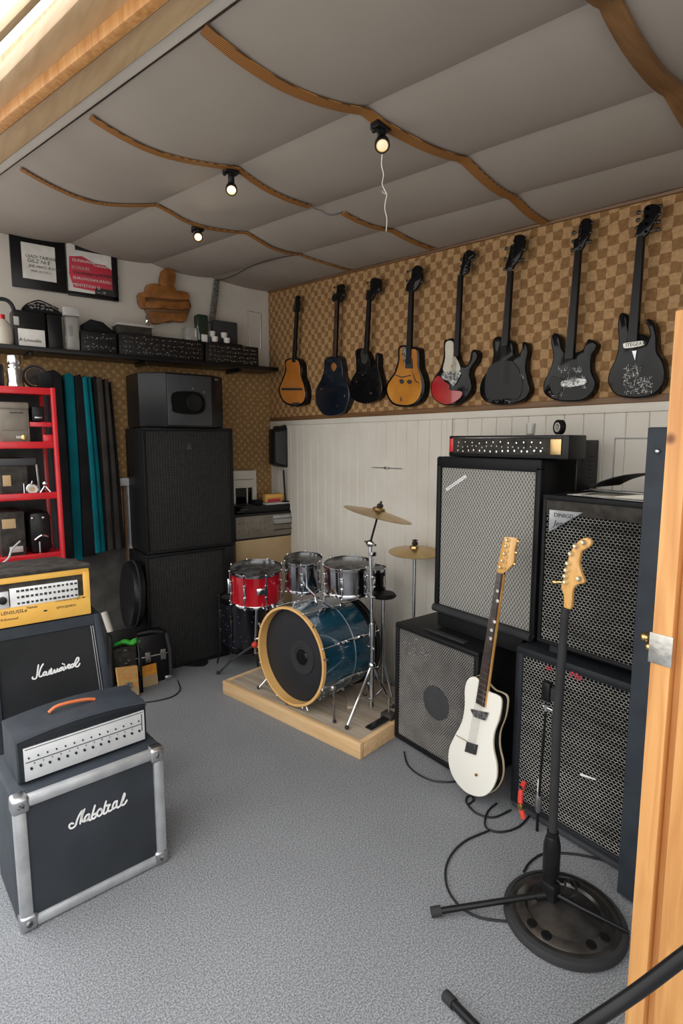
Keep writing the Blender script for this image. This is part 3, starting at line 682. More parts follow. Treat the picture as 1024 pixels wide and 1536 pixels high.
sc = MB()
for k in range(46):
    a, b2 = R.uniform(-w/2+.045, -w/2+.22), R.uniform(h_ := hC-.16, hC-.05) if k < 34 else hC-.11
    if k >= 34: a = -w/2+.05+.011*k-.3
    sc.box((min(a, w/2-.08), .0065, b2), (min(a, w/2-.08)+R.uniform(.004, .016), .009, b2+R.uniform(.002, .006)))
sc.build('worn_print', 'scratched', tC)
MB().box((-.10, .035, hC-.004), (.16, .07, hC+.008), .004).build('handle_strap', 'rubber', tC)
# diamond cloth cabinet standing on it
yL, yR = 1.968, 1.378; wV = yL-yR; z0 = .747; hV = 1.520-z0; VX = 2.06
tV = cabinet('speaker_cabinet', 'tall cabinet with grey diamond cloth standing on the bass combo', 'speaker cabinet', (VX, (yL+yR)/2, z0), RW, wV, hV, .32, 'vinyl_black', None, .03, 'diamond_cloth', top=.054)
sb = TM[tV.name].inverted()
MB().box((-wV/2+.01, .02, -.090), (wV/2-.07, .31, .004), .006).build('base_skid', 'vinyl_black', tV)
p, q = sb @ PX(667, 735, VX), sb @ PX(697, 714, VX); d = (q-p); L_ = Vector((d.x, 0, d.z)).length; an = math.atan2(d.z, d.x)
Q = Matrix.Translation((p.x, .012, p.z)) @ Matrix.Rotation(-an, 4, 'Y')
MB().box((0, -.004, -.008), (L_, 0, .008), .002, Q).build('badge', 'white_mark', tV); MB().box((.01, -.0045, -.0008), (L_-.01, 0, .0008), 0, Q).build('badge_line', 'ink', tV)
hd = MB(); hd.box((-wV/2-.006, .05, hV-.16), (-wV/2+.002, .07, hV-.06), .002); hd.build('handle_plate', 'steel', tV)
for zz in (hV-.065, hV-.155): MB().ball((-wV/2-.004, .02, zz), .006).build('rivet', 'chrome', tV)
MB().tube([(-wV/2+.01, -.004, .012), (wV/2-.01, -.004, .012)], .02, 12).build('bottom_roll', 'rubber', tV)
# cabinet B, on the floor, and A on top, hexagon mesh
yBL, wB = 1.415, .62
tB = cabinet('speaker_cabinet', 'lower black cabinet with hexagonal silver mesh and red script, on the carpet', 'speaker cabinet', (1.985, yBL-wB/2, .015), RW, wB, .72, .36, 'vinyl_navy_dark', None, .04, 'hex', group=None, fr=.016)
MB().box((-wB/2+.02, -.012, .0), (wB/2-.02, .02, .02), .004).build('bottom_rail', 'plastic_grey', tB)
for s_ in (-1, 1): MB().box((s_*(wB/2-.06)-.02, .04, -.015), (s_*(wB/2-.06)+.02, .3, .003), .003).build('foot', 'rubber', tB)
inv = TM[tB.name].inverted()
p = inv @ PX(817, 1000, 1.985); lettering('io', .035, UP(p.x, .003, p.z-.01), 'ink_red', tB, 'red_script', shear=.4, depth=.001)
p = inv @ PX(852, 1012, 1.985); lettering('Mo', .04, UP(p.x, .003, p.z-.008), 'ink_red', tB, 'red_script', shear=.4, depth=.001)
p, q = inv @ PX(870, 1162, 1.985), inv @ PX(893, 1170, 1.985); MB().tube([(p.x, .003, p.z), (q.x, .003, q.z)], [.005, .003], 8).build('white_strip', 'white_mark', tB)
yAL, wA = 1.325, .56; zA = .775; hA = 1.385-zA
tA = cabinet('speaker_cabinet', 'upper black cabinet with hexagonal silver mesh and grey triangle badge', 'speaker cabinet', (2.0, yAL-wA/2, zA), RW, wA, hA, .39, 'vinyl_black', None, .016, 'hex', fr=.005, top=.022)
MB().box((-wA/2+.014, .004, hA-.075), (wA/2-.014, .02, hA-.02), .002).build('top_strip', 'dusty_black', tA)
for s_ in (-1, 1): MB().box((s_*(wA/2-.06)-.02, .03, -.04), (s_*(wA/2-.06)+.02, .3, .003), .006).build('foot', 'rubber', tA)
inv = TM[tA.name].inverted(); P3 = [inv @ PX(*p_, 2.0) for p_ in ((824, 764), (874, 769), (823, 798))]
MB().slab([Vector((p_.x, -.002, p_.z)) for p_ in P3], (0, .008, 0), .002).build('badge', 'silver_trim', tA)
lettering('DINIIGD', .022, UP(P3[0].x+.022, -.0028, P3[0].z-.026), 'ink', tA, 'badge_writing'); lettering('Jep', .034, UP(P3[0].x+.022, -.0028, P3[2].z+.028), 'ink', tA, 'badge_writing', shear=.2)
# amplifier head on the diamond cabinet
zt = z0+hV; hh = .098
pL, pR = PX(673, 662, 2.075).y, PX(853, 665, 2.075).y
tH = thing('amplifier_head', 'black amplifier head with crowded chrome panel and red end, on the diamond cabinet', 'amplifier', (2.075, (pL+pR)/2, zt+.002), RW); wH = pL-pR
MB().box((-wH/2, .0, 0), (wH/2, .13, hh), .006).build('case', 'plastic_black', tH)
MB().box((-wH/2+.03, -.004, .016), (wH/2-.03, .004, hh-.014), .002).build('front_panel', 'dusty_black', tH)
MB().box((wH/2-.08, -.006, .018), (wH/2-.03, .004, hh-.016), .002).build('copper_plate', 'brass', tH)
MB().slab([Vector(v) for v in ((-wH/2+.006, -.003, .02), (-wH/2+.035, -.003, .025), (-wH/2+.04, -.003, .06), (-wH/2+.03, -.003, hh-.012), (-wH/2+.006, -.003, hh-.014))], (0, .006, 0), .001).build('red_end', 'red_paint', tH)
MB().tube([(-wH/2+.03, -.005, hh-.01), (wH/2-.03, -.005, hh-.01)], .0022, 6).build('chrome_edge', 'chrome', tH)
def krow(par, x0, x1, z, n, r, y, m, nm='knob', dz=0):
    first = None
    for i in range(n):
        x = x0+(x1-x0)*(i+.5)/n
        if first is None: first = k = MB().lathe([(r, 0), (r*.95, r*.5), (r*.75, r*1.2), (.0003, r*1.25)], 12, Matrix.Rotation(PI/2, 4, 'X')).build(nm, m, par)
        else: k = first.copy(); scn.collection.objects.link(k); k.parent = par
        k.location = (x+R.uniform(-.003, .003), y, z+R.uniform(-.004, .004)+dz*i)
krow(tH, -wH/2+.05, wH/2-.1, .030, 15, .006, -.004, 'chrome'); krow(tH, -wH/2+.05, wH/2-.1, .048, 17, .0045, -.004, 'scratched', 'switch'); krow(tH, -wH/2+.05, wH/2-.1, .066, 12, .005, -.004, 'chrome', 'knob')
tape = thing('tape_roll', 'small black roll of tape standing on the amplifier head', 'tape', (2.12, PX(838, 657, 2.12).y, zt+hh+.003)); MB().lathe([(.03, -.01), (.03, .01), (.019, .01), (.019, -.01), (.03, -.01)], 28, Matrix.Translation((0, 0, .031)) @ Matrix.Rotation(PI/2, 4, 'Y') @ Matrix.Rotation(.4, 4, 'X'), cap=False).build('roll', 'plastic_black', tape)
MB().lathe([(.019, -.011), (.019, .011), (.015, .011), (.015, -.011), (.019, -.011)], 24, Matrix.Translation((0, 0, .031)) @ Matrix.Rotation(PI/2, 4, 'Y') @ Matrix.Rotation(.4, 4, 'X'), cap=False).build('core', 'paper_grey', tape)
gp = PX(795, 660, 2.14); solo('glass_tumbler', MB().lathe([(.014, 0), (.018, .004), (.02, .05), (.018, .05), (.016, .007), (.001, .006)], 18, Matrix.Translation((2.14, gp.y, zt+hh+.003))), 'jar_glass', 'small clear glass standing on the amplifier head', 'glass')
# second, squat black amp standing on cabinet A behind, its side seen
ya, yb = PX(822, 720, 2.12).y, PX(897, 715, 2.33).y
y1 = 1.325; sideh = 1.385+.002
tS = thing('power_amplifier', 'squat black box right of the amplifier head, behind the papers', 'amplifier', (2.215, (1.322+PX(897, 690, 2.375).y)/2, sideh), RW); hw_ = (1.322-PX(897, 690, 2.375).y)/2
hS = PX(880, 660, 2.25).z-sideh
MB().box((-hw_, 0, 0), (hw_, .16, hS), .004).build('case', 'plastic_black', tS)
for k in range(2):
    g_ = MB()
    for i in range(7): g_.box((hw_-.0015, .03+.06*k, .03+i*.018), (hw_+.0025, .07+.06*k, .036+i*.018), .001)
    g_.build('vent_slots', 'vinyl_navy_dark', tS)

# things lying on cabinet A
zz = 1.385+.003
P = [PZ(*p_, zz) for p_ in ((830, 729), (880, 722), (965, 719), (965, 731), (905, 737))]
def clampx(p_): return Vector((max(p_.x, 2.01), min(p_.y, 1.31), p_.z))
tP = thing('paper_stack', 'loose sheets of paper lying on the triangle-badge cabinet', 'paper', (2.08, 1.05, zz))
for k in range(3):
    q = Matrix.Translation((0, 0, .003*k)) @ Matrix.Rotation(.12*k-.1, 4, 'Z'); MB().box((-.07, -.22, 0), (.08, .18-.03*k, .002), 0, q).build('sheet', ['paper_grey', 'paper', 'plastic_grey'][k], tP)
MB().slab([Vector((-.085, y_, z_)) for y_, z_ in ((.12, .007), (-.02, .012), (-.18, .034), (-.20, .007))], (.1, 0, 0), .002).build('magazine', 'cream_guard', tP)
tF = thing('folder', 'black flexible folder arched over the papers by the door', 'folder', (2.12, .95, zz+.022))
vs = []; N_ = 10; m_ = MB(); pr = []
for i in range(N_+1):
    u = i/N_; pr.append((.19-.42*u, .012+.06*math.sin(PI*min(1, u*1.0))**.8))
up = [Vector((-.10, y_, z_+.004)) for y_, z_ in pr]; dn = [Vector((-.10, y_, z_)) for y_, z_ in pr[::-1]]
m_.slab(up+dn, (.22, 0, 0), .0008, 1); m_.build('cover', 'vinyl_black', tF)
MB().tube([(-.101, .19, .006), (-.101, .0, .006), (-.101, -.22, .008)], .004, 6).build('spine_rod', 'chrome', tF)

# ---- thin microphone stand leaning on cabinet B
def stand_pt(px, py, x): return PX(px, py, x)
tM = thing('microphone_stand', 'slim black stand with boxy microphone before the lower hexagonal mesh cabinet', 'microphone stand', PZ(805, 1235, 0.0))
bx_ = 1.90
hp = stand_pt(820, 1035, bx_); lp = stand_pt(806, 1215, bx_-.02); lp = PX(806, 1228, 1.935); lp.z = max(.012, lp.z); fp = PX(806, 1222, 1.88); 
MB().tube([hp+Vector((0, 0, -.06)), lp+Vector((0, 0, .04))], .0055, 8).build('pole', 'plastic_black', tM, True)
MB().box(hp+Vector((-.014, -.02, -.045)), hp+Vector((.014, .018, .035)), .008).build('microphone', 'plastic_black', tM, True)
MB().box(hp+Vector((-.01, -.05, -.035)), hp+Vector((.01, -.02, .02)), .006).build('clip', 'rubber', tM, True)
MB().cyl(hp+Vector((0, 0, -.085)), hp+Vector((0, 0, -.06)), .008, 12).build('collar', 'chrome', tM, True)
MB().tube([hp+Vector((0, .012, -.07)), hp+Vector((0, -.03, -.072))], .005, 8).build('screw_arm', 'steel', tM, True)
l2 = lp+Vector((0, 0, .0))
MB().lathe([(.008, 0), (.014, .02), (.014, .07), (.007, .09)], 14, Matrix.Translation(l2+Vector((0, 0, .03)))).build('connector', 'steel', tM, True)
MB().tube([l2+Vector((0, 0, .04)), Vector((l2.x, l2.y, .002))], .006, 8).build('foot', 'plastic_black', tM, True)
MB().cyl(l2+Vector((0, 0, .12)), l2+Vector((0, 0, .17)), .007, 12).build('sleeve', 'white_mark', tM, True)

# red tag strap
a, b2 = PX(781, 1188, 1.93), PX(785, 1228, 1.9); b2.z = max(b2.z, .012)
tR = thing('strap_tag', 'red strap with a yellow tag hanging at the lower mesh cabinet\'s corner', 'strap', Vector((b2.x, b2.y, .0)))
MB().tube(spline([Vector((1.965, a.y+.01, a.z+.025)), a, (a+b2)/2+Vector((-.006, .004, 0)), b2], 4), .011, 8).build('strap', 'red_tag', tR, True)
MB().box((a+b2)/2+Vector((-.021, -.012, -.012)), (a+b2)/2+Vector((.0, .012, .012)), .003).build('tag', 'gold', tR, True)
MB().tube([Vector((1.965, a.y+.012, a.z+.02)), a+Vector((-.004, 0, .01))], .008, 8).build('clip', 'chrome', tR, True)

# ================================================================ left stack of loudspeakers
ST = 3.765
rzs = math.atan2(-.03, .62)
def local_cab(name, label, px0, px1, zb, zt, y, d, **kw):
    a, b2 = PY(px0, 800, y).x, PY(px1, 800, y).x
    return cabinet(name, label, 'loudspeaker', ((a+b2)/2, y, zb), 0, b2-a, zt-zb, d, **kw)
zj = PY(285, 826, ST).z; zt1 = PY(285, 642, ST).z
tL = thing('x', '', '') if False else None
aL, bL = PY(221, 900, ST).x, PY(334, 900, ST).x
t_ = cabinet('loudspeaker', 'bottom black loudspeaker of the tall left stack, on the carpet', 'loudspeaker', ((aL+bL)/2+.02, ST, .004), 0, bL-aL+.04, zj-.004, .38, 'vinyl_black', None, .02, 'croc_cloth', fr=.004, group=None)
MB().box(((bL-aL)/2+.02, .004, 0), ((bL-aL)/2+.085, .36, zj-.006), .006).build('side_case', 'plastic_black', t_)
aL, bL = PY(217, 740, ST).x, PY(351, 740, ST).x
t_ = cabinet('loudspeaker', 'middle black loudspeaker of the tall left stack', 'loudspeaker', ((aL+bL)/2, ST, zj+.004), 0, bL-aL, zt1-zj-.004, .38, 'vinyl_black', None, .02, 'croc_cloth', fr=.004)
MB().slab([Vector((.0, .010, zt1-zj-.10)), Vector((-.02, .010, zt1-zj-.15)), Vector((.02, .010, zt1-zj-.15))], (0, .004, 0), .0005).build('badge', 'plastic_grey', t_)
# top horn speaker: chamfered front
zt2 = PY(285, 560, ST-.02).z; a, b2 = PY(217, 600, ST-.02).x, PY(341, 600, ST-.02).x; w = b2-a; h = zt2-zt1-.006
t_ = thing('horn_speaker', 'dark speaker with an oval horn opening on top of the left stack', 'loudspeaker', ((a+b2)/2, ST, zt1+.003))
xm0, xm1 = -w/2+.14, w/2-.12
F = [(-w/2, .10), (xm0, -.03), (xm1, -.03), (w/2, .06), (w/2, .36), (-w/2, .36)]
MB().slab([Vector((x, y, 0)) for x, y in F], (0, 0, h), .012).build('body', 'plastic_black', t_)
pf = MB().box((xm0+.004, -.036, .012), (xm1-.004, -.02, h-.012), .006); pf.build('front_panel', 'plastic_grey', t_)
inv = TM[t_.name].inverted(); yw = ST-.036
ov = [(259, 590), (290, 588), (304, 594), (308, 606), (304, 617), (292, 621), (262, 618), (258, 610)]
P = [inv @ PY(px, py, yw) for px, py in ov]; P = spline([Vector((p.x, -.0375, p.z)) for p in P], 4, True)
MB().slab(P, (0, .004, 0), .001).build('horn_opening', 'cabinet_inside', t_)
rim = MB().tube([p+Vector((0, -.001, 0)) for p in P], .004, 6, closed=True); rim.build('opening_rim', 'plastic_black', t_)
c = inv @ PY(291, 604, yw); MB().lathe([(.058, 0), (.056, .006), (.045, .008), (.03, .003), (.001, .006)], 28, Matrix.Translation((c.x, -.0385, c.z)) @ Matrix.Rotation(PI/2, 4, 'X')).build('driver', 'plastic_black', t_)
c = inv @ PY(326, 568, ST+.03); lettering('KLY', .016, UP(w/2-.085, .0, h-.03) , 'paper_grey', t_, 'badge')
for px, py in ((289, 583), (306, 588)):
    c = inv @ PY(px, py, yw); MB().ball((c.x, -.037, c.z), .004).build('screw', 'steel', t_)
# round black case leaning on the stack
c = PY(198, 891, 3.85); r = (PY(200, 842, 3.85).z-PY(200, 940, 3.85).z)/2
ax = Vector((-.99, .07, .08)).normalized(); Q = Matrix.Translation(c) @ ax.to_track_quat('Z', 'Y').to_matrix().to_4x4()
zb = c.z-r
t_ = thing('cymbal_case', 'round glossy black case standing upright against the bottom loudspeaker', 'case', (c.x, c.y, zb))
MB().lathe([(r*.8, -.04), (r*.97, -.035), (r, -.02), (r, .02), (r*.97, .035), (r*.6, .044), (.001, .047)], 40, Q).build('body', 'plastic_black', t_, True)
MB().lathe([(r*1.0, -.006), (r*1.02, -.004), (r*1.02, .004), (r*1.0, .006)], 40, Q, cap=False).build('zip_band', 'rubber', t_, True)
RZ = zb
# ================================================================ black tool case and clutter beside it
lo, hi = Vector((.99, 3.52, 0)), Vector((1.27, 3.76, 0))
e0 = PZ(262, 1003, 0)
yfc = 3.62; a, b2 = PY(203, 960, yfc).x, PY(256, 960, yfc).x; ztc = min(PY(230, 946, yfc).z, RZ-.002)
t_ = thing('tool_case', 'black hard case under the round case, with chrome latches', 'case', ((a+b2)/2, yfc, 0)); w = b2-a
q = MB(); F = [(-w/2, 0), (w/2, 0), (w/2-.03, ztc), (-w/2, ztc)]
q.slab([Vector((x, 0, z)) for x, z in F], (0, .13, 0), .012); q.build('body', 'plastic_black', t_)
MB().box((-w/2-.002, -.006, ztc*.55), (w/2-.012, .0, ztc*.58), .002).build('lid_seam', 'chrome', t_)
for xx in (-.06, .04): MB().box((xx, -.012, ztc*.45), (xx+.035, 0, ztc*.66), .003).build('latch', 'scratched', t_)
MB().tube([(w/2-.01, -.006, .01), (w/2-.012, -.008, ztc*.6), (w/2-.03, -.004, ztc-.01)], .012, 8).build('corner_guard', 'plastic_grey', t_)
MB().box((w/2-.055, -.018, .0), (w/2+.01, .05, .035), .01).build('foot', 'steel', t_)
MB().tube(spline([(-.12, .03, ztc+.004), (-.02, .0, ztc+.02), (.06, .0, ztc+.0)], 5), .01, 8).build('handle', 'rubber', t_)
# low open crate in front with loose gear
yf2 = 3.52; a, b2 = PY(172, 990, yf2).x, PY(208, 990, yf2).x; zc = PY(190, 950, yf2).z
t_ = thing('gear_crate', 'small dark crate of tangled gear left of the black hard case', 'crate', ((a+b2)/2, yf2, 0)); w = b2-a+.04; 
q = MB().box((-w/2, 0, 0), (w/2, .012, .09), .002).box((-w/2, .078, 0), (w/2, .09, zc), .002).box((-w/2, 0, 0), (-w/2+.012, .09, zc), .002).box((w/2-.012, 0, 0), (w/2, .09, zc*.7), .002).box((-w/2, 0, 0), (w/2, .09, .01)); q.build('crate_body', 'plastic_black', t_)
MB().box((-w/2+.02, .03, .01), (w/2-.02, .075, zc*.75), .01).build('contents', 'dusty_black', t_)
for k in range(12):
    x, z = R.uniform(-w/2+.03, w/2-.03), R.uniform(.10, zc*.74); MB().box((x, .022, z), (x+R.uniform(.006, .02), .032, z+R.uniform(.004, .012)), .001).build('metal_fitting', 'scratched', t_)
p = PY(197, 957, yf2+.03); zt_ = zc*.75+.002
solo('green_clamp', MB().tube(spline([Vector((p.x-.09, yf2+.08, zt_+.012)), Vector((p.x-.04, yf2+.06, zt_+.03)), Vector((p.x, yf2+.05, zt_+.015)), Vector((p.x+.03, yf2+.05, zt_+.022)), Vector((p.x+.05, yf2+.05, zt_+.01))], 4), [.012]*4+[.016]*5+[.02]*4+[.012]*4, 8), 'green_plastic', 'bright green plastic clamp lying on the gear crate', 'clamp')
p0, p1 = PY(156, 918, 3.95), PY(166, 948, 3.9)
d_ = (p1-p0).normalized(); e_ = p0+d_*((p0.z)/-d_.z) if d_.z < 0 else p1
solo('white_tube', MB().tube([p0, e_+Vector((0, 0, .003))], .022, 14), 'white_paint', 'white cardboard tube standing behind the gear crate', 'tube')
def sheet(name, label, pts, y, m, cat='leaflet', th=.003, tilt=.03):
    P = [PY(px, py, y) for px, py in pts]; zmin = min(p.z for p in P)
    for p in P: p.z -= zmin-.002; p.y += p.z*tilt
    return P
P = sheet('', '', [(210, 992), (234, 986), (237, 1017), (213, 1023)], 3.585, '')
t_ = thing('orange_leaflet', 'orange and cream leaflet leaning on the black hard case', 'leaflet', P[3]); MB().slab(P, (0, .003, 0), .0004, 1).build('sheet', 'orange_paper', t_, True)
m_ = [P[3].lerp(P[0], .5), P[2].lerp(P[1], .5), P[2], P[3]]; MB().slab([p+Vector((0, -.0012, 0)) for p in m_], (0, .001, 0), .0002, 1).build('lower_panel', 'cardboard', t_, True)
P = sheet('', '', [(174, 984), (206, 980), (208, 1022), (180, 1032)], 3.47, '')
t_ = thing('printed_box', 'orange and brown printed box with a round dial, before the gear crate', 'box', P[3]); MB().slab(P, (0, .03, 0), .002, 1).build('body', 'orange_box', t_, True)
c = sum(P, Vector())/4+Vector((0, -.003, -.015)); MB().lathe([(.022, 0), (.022, .006), (.014, .008), (.001, .004)], 20, Matrix.Translation(c) @ Matrix.Rotation(PI/2, 4, 'X')).build('dial', 'scratched', t_, True)
m_ = [P[3].lerp(P[0], .4), P[2].lerp(P[1], .3), P[2], P[3]]; MB().slab([p+Vector((0, -.001, 0)) for p in m_], (0, .001, 0), .0002, 1).build('lower_panel', 'cardboard', t_, True)
solo('power_cable', MB().tube(spline([PZ(206, 1035, .006), PZ(211, 1025, .03), PY(209, 1000, 3.45), PY(208, 975, 3.5), PY(205, 955, 3.53)], 5), .006, 8), 'cable', 'thick black cable hanging over the front of the gear crate', 'cable')
mb = MB().tube(spline([PZ(*p_, .005) for p_ in ((215, 1054), (240, 1050), (260, 1044), (270, 1034), (266, 1020))], 6), .004, 8); solo('floor_cable', mb, 'cable', 'thin black cable curving on the carpet right of the gear crate', 'cable')
P = [PZ(*p_, .002) for p_ in ((275, 998), (295, 990), (312, 992), (306, 999), (290, 1000))]; solo('floor_cloth', MB().slab(spline([P[i] for i in range(5)], 4, True), (0, 0, .008), .003), 'black_cloth', 'scrap of dark cloth on the carpet before the bottom loudspeaker', 'cloth')

# ================================================================ hanging covers
hc = [((65, 553), (92, 555), (112, 838), (88, 838), 'black_cloth', 'wide black hanging cover nearest the red shelf', 4.02),
      ((96, 557), (111, 560), (125, 840), (111, 840), 'teal_cloth', 'single wide teal hanging cover between two black ones', 4.06),
      ((112, 559), (124, 562), (145, 833), (126, 836), 'black_cloth', 'black hanging cover between the wide teal one and the teal pair', 4.05),
      ((124, 562), (131, 563), (152, 829), (144, 830), 'teal_cloth', 'left one of the two narrow teal hanging covers', 4.03),
      ((131, 562), (137, 566), (159, 827), (152, 828), 'teal_cloth', 'right one of the two narrow teal hanging covers', 4.05),
      ((138, 563), (146, 564), (164, 826), (159, 827), 'black_cloth', 'thin black hanging cover touching the teal pair', 4.07),
      ((145, 563), (154, 566), (171, 824), (163, 826), 'brown_cloth', 'brown hanging cover, nearer to the teal pair', 4.04),
      ((154, 566), (159, 569), (175, 824), (170, 824), 'black_cloth', 'thin black hanging cover between the two brown ones', 4.06),
      ((157, 565), (163, 571), (183, 823), (174, 824), 'brown_cloth', 'brown hanging cover, farther from the teal pair', 4.05),
      ((163, 569), (167, 575), (188, 822), (182, 823), 'black_cloth', 'last black hanging cover on the right of the row', 4.07)]
for a, b2, c, d, m_, lab, y in hc:
    P = [PY(*q, y) for q in (a, b2, c, d)]; L_ = []
    Lf = spline([P[0]+Vector((.0, 0, -.02)), P[0].lerp(P[3], .5)+Vector((.004, 0, 0)), P[3]], 4); Rt = spline([P[2], P[1].lerp(P[2], .5)+Vector((.004, 0, 0)), P[1]+Vector((0, 0, -.03))], 4)
    topc = (P[0]+P[1])/2
    out = Lf+Rt+[topc+Vector((.01, 0, 0))]
    solo('hanging_cover', MB().slab(out, (0, WY-.006-y, 0), .009, 3), m_, lab, 'cover', 'fabric covers hung in a row on the left wall')

# ================================================================ red shelf unit
RY = 3.2; RD = .34
lv = [PY(*q, RY).z for q in ((81, 586), (85, 666), (90, 741), (95, 830))]; xr = PY(88, 700, RY).x+.0
t_ = thing('red_shelf_unit', 'red metal shelf unit filled with metal devices at the left edge', 'shelf unit', (.3, RY, 0))
for i, z in enumerate(lv):
    MB().box((.12, RY, z-.022), (xr, RY+.012, z+.012), .003).box((.12, RY+.012, z-.008), (xr, RY+RD, z), .001).build('shelf_board', 'red_paint', t_, True)
for yy in (RY-.004, RY+RD-.02):
    MB().box((xr-.016, yy, 0), (xr+.006, yy+.03, lv[0]+.014), .003).build('post', 'red_paint', t_, True)
    MB().box((.10, yy, 0), (.124, yy+.03, lv[0]+.014), .003).build('post', 'red_paint', t_, True)
MB().box((.12, RY+RD-.012, .6), (xr-.016, RY+RD-.008, lv[0])).build('back_panel', 'plastic_black', t_, True)
MB().box((PY(46, 630, RY).x, RY+.03, PY(60, 640, RY).z), (xr-.014, RY+.05, PY(60, 633, RY).z), .002).build('rail', 'red_paint', t_, True)
MB().box((PY(66, 652, RY).x, RY+.03, lv[1]), (xr-.014, RY+.05, PY(70, 652, RY).z), .002).build('rail', 'red_paint', t_, True)
def device(name, label, cat, px0, py0, px1, zb, y, m, dep=.2, r=.006):
    a, b2 = PY(px0, py0, y), PY(px1, py0, y); h = PY((px0+px1)/2, py0, y).z-zb
    t_ = thing(name, label, cat, ((a.x+b2.x)/2, y, zb+.001)); w = b2.x-a.x
    MB().box((-w/2, 0, 0), (w/2, dep, h), r).build('body', m, t_); return t_, w, h
t_, w, h = device('metal_cabinet', 'tan metal device with a round yellow dial on the top shelf of the red unit', 'device', -2, 603, 42, lv[1]+.0, RY+.04, 'tan_metal')
MB().box((-w/2+.005, -.004, h*.32), (w/2-.012, .001, h*.80), .003).build('door', 'tan_metal', t_); MB().box((-w/2, -.006, h*.84), (w/2, .002, h*.98), .002).build('top_band', 'tan_metal', t_)
MB().lathe([(.013, 0), (.012, .004), (.001, .006)], 18, Matrix.Translation((w*.26, -.002, h*.16)) @ Matrix.Rotation(PI/2, 4, 'X')).build('dial', 'gold', t_)
MB().box((w*.0, -.0025, h*.13), (w*.16, 0, h*.19)).build('scale', 'paper_grey', t_); MB().box((-.02, -.005, h*.73), (w*.3, 0, h*.755)).build('nameplate', 'ink', t_)
t_, w, h = device('black_device', 'black box right of the tan metal device on the red unit', 'device', 47, 610, 66, PY(60, 632, RY).z+.001, RY+.06, 'plastic_black', .12)
MB().box((-w*.3, -.003, h*.2), (w*.3, 0, h*.3), .001).build('label_sticker', 'steel', t_)
t_, w, h = device('dark_device', 'dark device with a pale label on the middle shelf of the red unit', 'device', -2, 688, 40, lv[2], RY+.05, 'dusty_black')
inv = TM[t_.name].inverted(); a, b2 = inv @ PY(-20, 714, RY+.05), inv @ PY(17, 729, RY+.05); MB().box((max(a.x, -w/2+.01), -.004, b2.z), (b2.x, 0, a.z), .001).build('label_sticker', 'cardboard', t_)
MB().box((-w/2, -.006, h-.035), (w/2+.04, .0, h), .002).build('top_band', 'plastic_grey', t_)
c = PY(48, 733, RY+.02); r = .028
t_ = thing('alarm_clock', 'round silver clock standing on the middle shelf of the red unit', 'clock', (c.x, RY+.025, lv[2]+.001)); Q = Matrix.Translation((0, 0, r+.002)) @ Matrix.Rotation(PI/2, 4, 'X')
MB().lathe([(r, -.012), (r, .01), (r*.85, .014), (r*.8, .01), (.001, .01)], 26, Q).build('case', 'steel', t_); MB().lathe([(r*.5, .010), (r*.5, .0125), (.001, .013)], 20, Q).build('face', 'cardboard', t_)
MB().tube([(0, 0, 2*r), (.004, 0, 2*r+.014)], .004, 8).build('bell', 'chrome', t_)
c = PY(68, 735, RY+.02)
t_ = thing('silver_tripod', 'little silver tripod figure right of the round clock', 'ornament', (c.x, RY+.02, lv[2]+.001))
for a in (-.03, .028, .0): MB().tube([(0, 0, .045), (a, .012 if a == 0 else -.008, .003)], .004, 6).build('leg', 'chrome', t_)
MB().ball((0, 0, .055), .015).build('head', 'chrome', t_)
c = PY(36, 730, RY+.02); solo('silver_rod', MB().tube([(c.x, RY+.02, lv[2]+.003), (c.x, RY+.02, lv[2]+.06)], .004, 8).tube([(c.x-.03, RY+.02, lv[2]+.006), (c.x+.004, RY+.02, lv[2]+.006)], .005, 6), 'chrome', 'thin upright silver rod left of the round clock', 'rod')
c = PY(60, 705, RY+.12); solo('steel_tube', MB().tube([(c.x, RY+.2, lv[2]+.002), (c.x-.006, RY+.2, PY(58, 696, RY+.2).z)], .009, 10), 'steel', 'upright steel tube behind the round clock', 'tube')
t_, w, h = device('grey_device', 'grey device with a pale label on the lowest visible red shelf', 'device', -2, 768, 36, lv[3], RY+.06, 'dusty_black')
inv = TM[t_.name].inverted(); a, b2 = inv @ PY(-20, 781, RY+.06), inv @ PY(24, 792, RY+.06); MB().box((max(a.x, -w/2+.01), -.004, b2.z), (b2.x, 0, a.z), .001).build('label_sticker', 'cardboard', t_)
MB().box((-.02, -.005, .02), (.04, 0, .05), .001).build('label_sticker', 'paper_grey', t_)
t_, w, h = device('black_machine', 'rounded black machine with a chrome lever on the lowest visible red shelf', 'machine', 42, 768, 76, lv[3], RY+.06, 'plastic_black', .15, .03)
MB().tube(spline([(-.03, -.01, h*.35), (0, -.02, h*.45), (.03, -.01, h*.4)], 4), .007, 8).build('lever', 'chrome', t_); MB().tube([(-.01, -.015, h*.3), (-.012, -.02, .01)], .005, 8).build('spout', 'steel', t_)
for xx in (-.035, .015): MB().ball((xx, -.002, h*.86), .009).build('knob', 'steel', t_)
solo('grey_cable', MB().tube(spline([PY(30, 812, RY-.0), PY(18, 824, RY-.03), PY(12, 838, RY-.06), PY(-4, 848, RY-.08), PY(-30, 852, RY-.1)], 5), .005, 8), 'cable_grey', 'pale grey cable hanging from the lowest visible red shelf', 'cable')
zt = lv[0]+.013; c = PY(22, 555, RY+.08); h = PY(22, 532, RY+.08).z-zt; r = PY(36, 560, RY+.08).x-c.x
t_ = thing('silver_pot', 'shiny silver pot with a stacked lid on top of the red unit', 'pot', (c.x, RY+.08, zt+.001))
MB().lathe([(r*.95, 0), (r, h*.08), (r*.9, h*.15), (r*.92, h*.5), (r*.8, h*.56), (.001, h*.56)], 28).build('body', 'chrome', t_)
